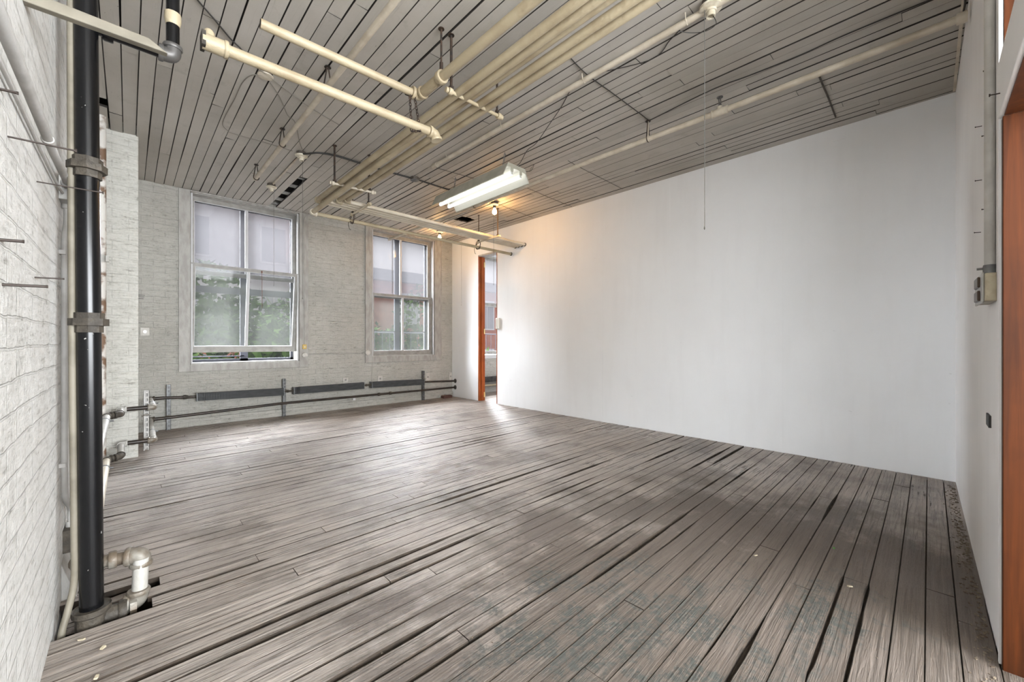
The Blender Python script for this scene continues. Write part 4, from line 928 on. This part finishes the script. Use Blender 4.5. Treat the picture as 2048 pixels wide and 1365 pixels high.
mb = MB(); mb.box(1.808, 6.232, .935, 1.862, 6.25, 1.0); mb.build('switch_body', M['yellow'], t, bevel=.003)
mb = MB(); mb.box(1.828, 6.222, .955, 1.842, 6.233, .975); mb.build('toggle', M['sensor'], t)
mb = MB(); mb.tube(spline([(1.858, 6.24, 2.86), (1.83, 6.238, 2.80), (1.828, 6.24, 2.70), (1.83, 6.24, 1.9), (1.835, 6.24, 1.0)], 6), .004, 6)
tag(mb.build('switch_cable', M['casing']), 'painted cable running down the casing to the yellow switch', 'cable')
mb = MB(); mb.tube([(1.89, 6.262, .862), (2.40, 6.262, .868), (2.75, 6.262, .865)], .005, 8)
tag(mb.build('wall_cable', M['casing']), 'painted cable strung level between the two windows', 'cable')
t = thing('round_wall_box', 'round painted box on the left casing of the right-hand window', 'electrical box', (2.775, 6.25, .845))
mb = MB(); mb.lathe([(.04, 0), (.038, .018), (.02, .024), (.006, .024)], Matrix.Translation((2.775, 6.248, .862)) @ Matrix.Rotation(math.radians(90), 4, 'X'), 18); mb.build('box', M['plate'], t, True)
t = thing('round_wall_box', 'round painted box on the right casing of the left window, under the yellow switch', 'electrical box', (1.84, 6.25, .845))
mb = MB(); mb.lathe([(.038, 0), (.036, .018), (.02, .024), (.006, .024)], Matrix.Translation((1.84, 6.248, .845)) @ Matrix.Rotation(math.radians(90), 4, 'X'), 18); mb.build('box', M['plate'], t, True)
mb = MB(); mb.tube([(2.86, 6.262, .70), (2.85, 6.262, .39)], .0022, 5); tag(mb.build('wall_cable', M['cablep']), 'thin wire running down from the right-hand window sill', 'cable')
for i, (zz, xx, ln) in enumerate(((1.575, .10, .05), (1.555, .10, .045), (1.535, .10, .04), (1.255, .10, .05))):
    mb = MB(); mb.box(.068, 6.262, zz, .068 + ln + .02, 6.268, zz + .004)
    tag(mb.build('wall_staple', M['nail']), ('thin metal strip on the brick beside the pilaster, above the outlet plate' if i == 3 else 'one of three thin metal strips stacked on the brick beside the pilaster'), 'metal strip', 'metal strips beside the pilaster')

# thermostat-like box on the partition beside the doorway
t = thing('thermostat', 'small grey-white wall box at the edge of the back doorway', 'electrical box', (4.41, 4.94, 1.25))
mb = MB(); mb.box(4.405, 4.905, 1.252, 4.441, 4.985, 1.432); mb.build('housing', M['sensor'], t, bevel=.004)
mb = MB(); mb.box(4.408, 4.984, 1.258, 4.438, 4.992, 1.426); mb.box(4.400, 4.955, 1.262, 4.405, 4.982, 1.422); mb.build('cover', M['sensor'], t, bevel=.002)
mb = MB(); mb.box(4.415, 4.9915, 1.325, 4.432, 4.994, 1.345); mb.build('sensor_slot', M['slotdark'], t)

# ------------------------------------------------------------------ wall beside the photographer
def wy(x): return A[1] + (B[1] - A[1]) * (A[0] - x) / (A[0] - B[0])
t = thing('outlet_box', 'surface-mounted double outlet box with round knockouts on the front wall', 'outlet', (2.26, -.14, 1.185))
bx0, bx1, yb_ = 2.150, 2.37, -.130
mb = MB(); mb.prism([(bx0, wy(bx0) - .002), (bx1, wy(bx1) - .002), (bx1, yb_ + .001), (bx0, yb_ - .004)], 'z', 1.188, 1.287); mb.build('box', M['boxb'], t, bevel=.004)
mb = MB()
for z in (1.212, 1.238, 1.264): mb.tube([(bx0 - .002, -.1475, z), (bx0 + .001, -.1475, z)], .0088, 16); mb.tube([(bx0 - .0015, -.1475, z), (bx0 + .001, -.1475, z)], .0098, 16)
mb.build('knockouts', M['boxb'], t)
mb = MB(); mb.prism([(bx0 + .004, yb_ - .004), (bx1 + .01, yb_), (bx1 + .01, yb_ + .006), (bx0 + .004, yb_ + .002)], 'z', 1.184, 1.290); mb.build('cover', M['boxg'], t, bevel=.003)
for z in (1.213, 1.262):
    mb = MB(); mb.prism([(bx0 + .06, yb_ + .002), (bx0 + .17, yb_ + .004), (bx0 + .17, yb_ + .012), (bx0 + .06, yb_ + .010)], 'z', z - .019, z + .019); mb.build('receptacle', M['dkbrown'], t, bevel=.004)
mb = MB(); cx_ = 2.122; yy = wy(cx_) + .014
mb.tube([(cx_ + .055, yy, 1.285), (cx_ + .055, yy, 2.2), (cx_ + .055, yy, HC + .003)], .0135, 14)
t = tag(mb.build('wall_conduit', M['greyw'], None, True), 'white conduit rising up the front wall from the outlet box', 'pipe')
mb = MB(); ring(mb, (cx_ + .055, yy, 1.302), Z, .0165, .03); mb.tube([(cx_ + .055, yy + .012, 1.305), (cx_ + .055, yy + .03, 1.305)], .004, 8); mb.build('connector', M['steel'], t, True)
mb = MB(); mb.box(2.30, wy(2.35) - .004, .728, 2.40, wy(2.35) + .006, .772)
tag(mb.build('low_jack', M['slotdark']), 'small black jack low on the front wall', 'jack')
for (x, z, lb) in ((2.30, 2.055, 'small nail in the front wall, highest of the left row'), (2.62, 1.965, 'small nail in the front wall, second from the top'), (2.35, 1.83, 'small nail in the front wall, third from the top'), (2.62, 1.735, 'small nail in the front wall, fourth from the top'), (2.35, 1.55, 'small nail in the front wall, lower pair nearest the conduit'), (2.66, 1.52, 'small nail in the front wall, lowest one')):
    mb = MB(); y0_ = wy(x); mb.tube([(x, y0_ - .004, z), (x + .004, y0_ + .018, z + .003)], .0016, 6); mb.tube([(x + .004, y0_ + .018, z + .003), (x + .0044, y0_ + .0195, z + .003)], .003, 8)
    tag(mb.build('small_nail', M['nail']), lb, 'nail', 'small nails in the front wall')
mb = MB(); mb.tube([(1.98, -.157, 1.83), (1.98, -.135, 1.833)], .002, 6); mb.tube([(1.98, -.135, 1.833), (1.98, -.132, 1.833)], .005, 8)
tag(mb.build('small_nail', M['nail']), 'dark nail in the white header over the front doorway', 'nail')
mb = MB(); mb.tube(spline([(3.16, -.12, 2.76), (3.12, -.13, 2.80), (3.10, -.13, HC)], 5), .004, 6); mb.tube(spline([(3.20, -.12, 2.76), (3.17, -.13, 2.82), (3.16, -.13, HC)], 5), .004, 6)
tag(mb.build('loose_wire', M['cable']), 'pair of dark wires at the ceiling where the sprinkler pipe meets the front wall', 'wire')
# small painted box mark high on the partition
mb = MB(); mb.box(XP - .004, .50, 2.79, XP + .001, .58, 2.86); tag(mb.build('cover_plate', M['plaster']), 'small painted square plate high on the white partition under the ceiling', 'cover plate')

# ------------------------------------------------------------------ bits on the floor
chips = [(-.118, 2.053, 'left wood chip on the boards in front of the floor hole'), (-.063, 1.95, 'wood chip below the black riser, right of its neighbour'), (-.071, 1.793, 'wood chip nearest the bottom edge of the picture'), (-.166, 2.56, 'orange-tinted wood chip behind the slim conduit'), (2.207, .584, 'pale chip on the dark boards at right'), (2.219, .233, 'pale chip on the short worn board')]
for x, y, lb in chips:
    mb = MB(); a = R.uniform(0, 3); mb.obox(Matrix.Translation((x, y, .0045)) @ Matrix.Rotation(a, 4, 'Z') @ Matrix.Rotation(.25, 4, 'X'), .016, .009, .005)
    mb.v = [(p[0] + R.uniform(-.002, .002), p[1] + R.uniform(-.002, .002), max(p[2], .0005)) for p in mb.v]
    tag(mb.build('wood_chip', M['chip']), lb, 'wood chip', 'wood chips on the floor')
mb = MB(); mb.add([(2.562, .332, .002), (2.571, .338, .006), (2.583, .333, .003), (2.572, .326, .004), (2.572, .332, .008), (2.571, .338, .004), (2.572, .326, .002)], [(0, 1, 4), (1, 2, 4), (2, 3, 4), (3, 0, 4), (0, 3, 2, 1)])
tag(mb.build('green_leaf', M['leafg']), 'tiny bright green leaf on the floor boards at right', 'leaf')
mb = MB(); rv = random.Random(9)
for i in range(420):
    x = rv.uniform(1.6, 4.3); y = wy(min(max(x, 2.06), 4.4)) + .012 + abs(rv.gauss(0, .022)); s = rv.uniform(.0015, .006)
    mb.obox(Matrix.Translation((x, y, s * .3 + .0005)) @ Matrix.Rotation(rv.uniform(0, 3), 4, 'Z'), s * rv.uniform(1, 3), s, s * .6)
for i in range(260):
    x = rv.uniform(.6, 3.0); y = rv.uniform(.1, 1.6); s = rv.uniform(.0012, .0032)
    mb.obox(Matrix.Translation((x, y, s * .3 + .0005)) @ Matrix.Rotation(rv.uniform(0, 3), 4, 'Z'), s * rv.uniform(1, 2.5), s, s * .6)
o = tag(mb.build('floor_debris', M['dust']), 'fine splinters and grit scattered on the floor, thickest along the front wall', 'debris'); o['kind'] = 'stuff'

# ------------------------------------------------------------------ next room seen through the back doorway
t = thing('fin_radiator', 'light grey radiator in the next room, seen through the back doorway', 'radiator', (5.0, 6.17, .2))
mb = MB()
for i in range(150):
    x = 4.85 + i * .0085; mb.box(x, 6.12, .225, x + .001, 6.22, .325)
o = mb.build('fins', M['steel'], t); o['kind'] = 'stuff'
mb = MB(); mb.tube([(4.7, 6.17, .275), (6.3, 6.17, .275)], .016, 10); mb.build('core_pipe', M['iron'], t, True)
mb = MB(); mb.tube([(4.6, 6.17, .15), (6.6, 6.17, .16)], .02, 12); tag(mb.build('radiator_pipe', M['cream'], None, True), 'cream pipe under the radiator in the next room', 'pipe')

# ------------------------------------------------------------------ street outside
mb = MB(); mb.box(-30, 6.7, -6.2, 60, 60, -6); structure(mb.build('ground', M['street']))
def building(x0, x1, y, z1, wall_m, label, nx, floors, zbase=-6):
    t = thing('street_building', label, 'building', ((x0 + x1) / 2, y, zbase))
    mb = MB(); mb.box(x0, y, zbase, x1, y + 8, z1); mb.build('facade', wall_m, t)
    mb = MB(); mb.box(x0 - .2, y - .35, z1 - .5, x1 + .2, y, z1 + .1); mb.build('cornice', M['bk_grey'], t)
    for f in range(floors):
        for i in range(nx):
            cx2 = x0 + (x1 - x0) * (i + .5) / nx; cz = zbase + 1.2 + f * 3.3
            if cz + 2.2 > z1 - .5: continue
            m1 = MB(); m1.box(cx2 - .65, y - .06, cz, cx2 + .65, y + .02, cz + 2.0); fr = m1.build('facade_window', M['bk_pale'], t)
            m2 = MB(); m2.box(cx2 - .55, y - .08, cz + .1, cx2 - .04, y - .055, cz + 1.9); m2.box(cx2 + .04, y - .08, cz + .1, cx2 + .55, y - .055, cz + 1.9); m2.build('pane', M['win_dark'], fr)
building(-6, 7.2, 24, 13, M['bk_pale'], 'tall pale building across the street behind the left window', 4, 5)
building(7.4, 34, 21, 4.9, M['bk_red'], 'low red brick building across the street behind the right-hand window', 9, 3)
t = thing('balcony_railing', 'dark railing outside the window of the next room', 'railing', (5.5, 7.6, .4))
mb = MB(); mb.tube([(3.2, 7.6, 1.22), (9.5, 7.6, 1.22)], .012, 8)
for i in range(40): mb.tube([(3.2 + i * .16, 7.6, .5), (3.2 + i * .16, 7.6, 1.22)], .006, 6)
mb.build('bars', M['rail'], t)
mb = MB(); mb.box(3.2, 6.63, .35, 9.5, 7.7, .5); mb.build('slab', M['street'], t)
def tree(x, y, zt, rad, label, seed, n=5200):
    t = thing('street_tree', label, 'tree', (x, y, -6), 'trees along the street'); rv = random.Random(seed)
    mb = MB(); mb.tube([(x, y, -6), (x + .1, y, -3), (x, y, zt - rad)], [.22, .17, .1], 10); mb.build('trunk', M['bark'], t, True)
    blobs = [(Vector((x + rv.uniform(-1, 1) * rad * .75, y + rv.uniform(-.6, .6) * rad, zt - rad * .55 - abs(rv.uniform(0, 1)) * rad * 1.5)), rad * rv.uniform(.35, .6)) for _ in range(24)]
    mb = MB(); vs = []; fs = []
    for i in range(n):
        c, r = blobs[rv.randrange(len(blobs))]
        d_ = Vector((rv.gauss(0, 1), rv.gauss(0, 1), rv.gauss(0, 1))).normalized() * r * rv.uniform(.75, 1.03); p = c + d_
        u = Vector((rv.gauss(0, 1), rv.gauss(0, 1), rv.gauss(0, 1))).normalized(); v = u.cross(d_).normalized(); s = rv.uniform(.07, .15)
        b = len(vs); vs += [p - u * s, p + v * s * .45, p + u * s, p - v * s * .45]; fs.append((b, b + 1, b + 2, b + 3))
    mb.add(vs, fs); mb.build('crown', M['foli'], t)
tree(2.5, 12.8, 3.5, 2.3, 'bushy green street tree filling the lower half of the left window', 1, 14000)
tree(7.2, 13.2, 3.1, 2.4, 'green street tree low behind the right-hand window', 3, 15000); tree(12.4, 14.0, 1.0, 1.8, 'green street tree farthest right, beyond the next room', 4)
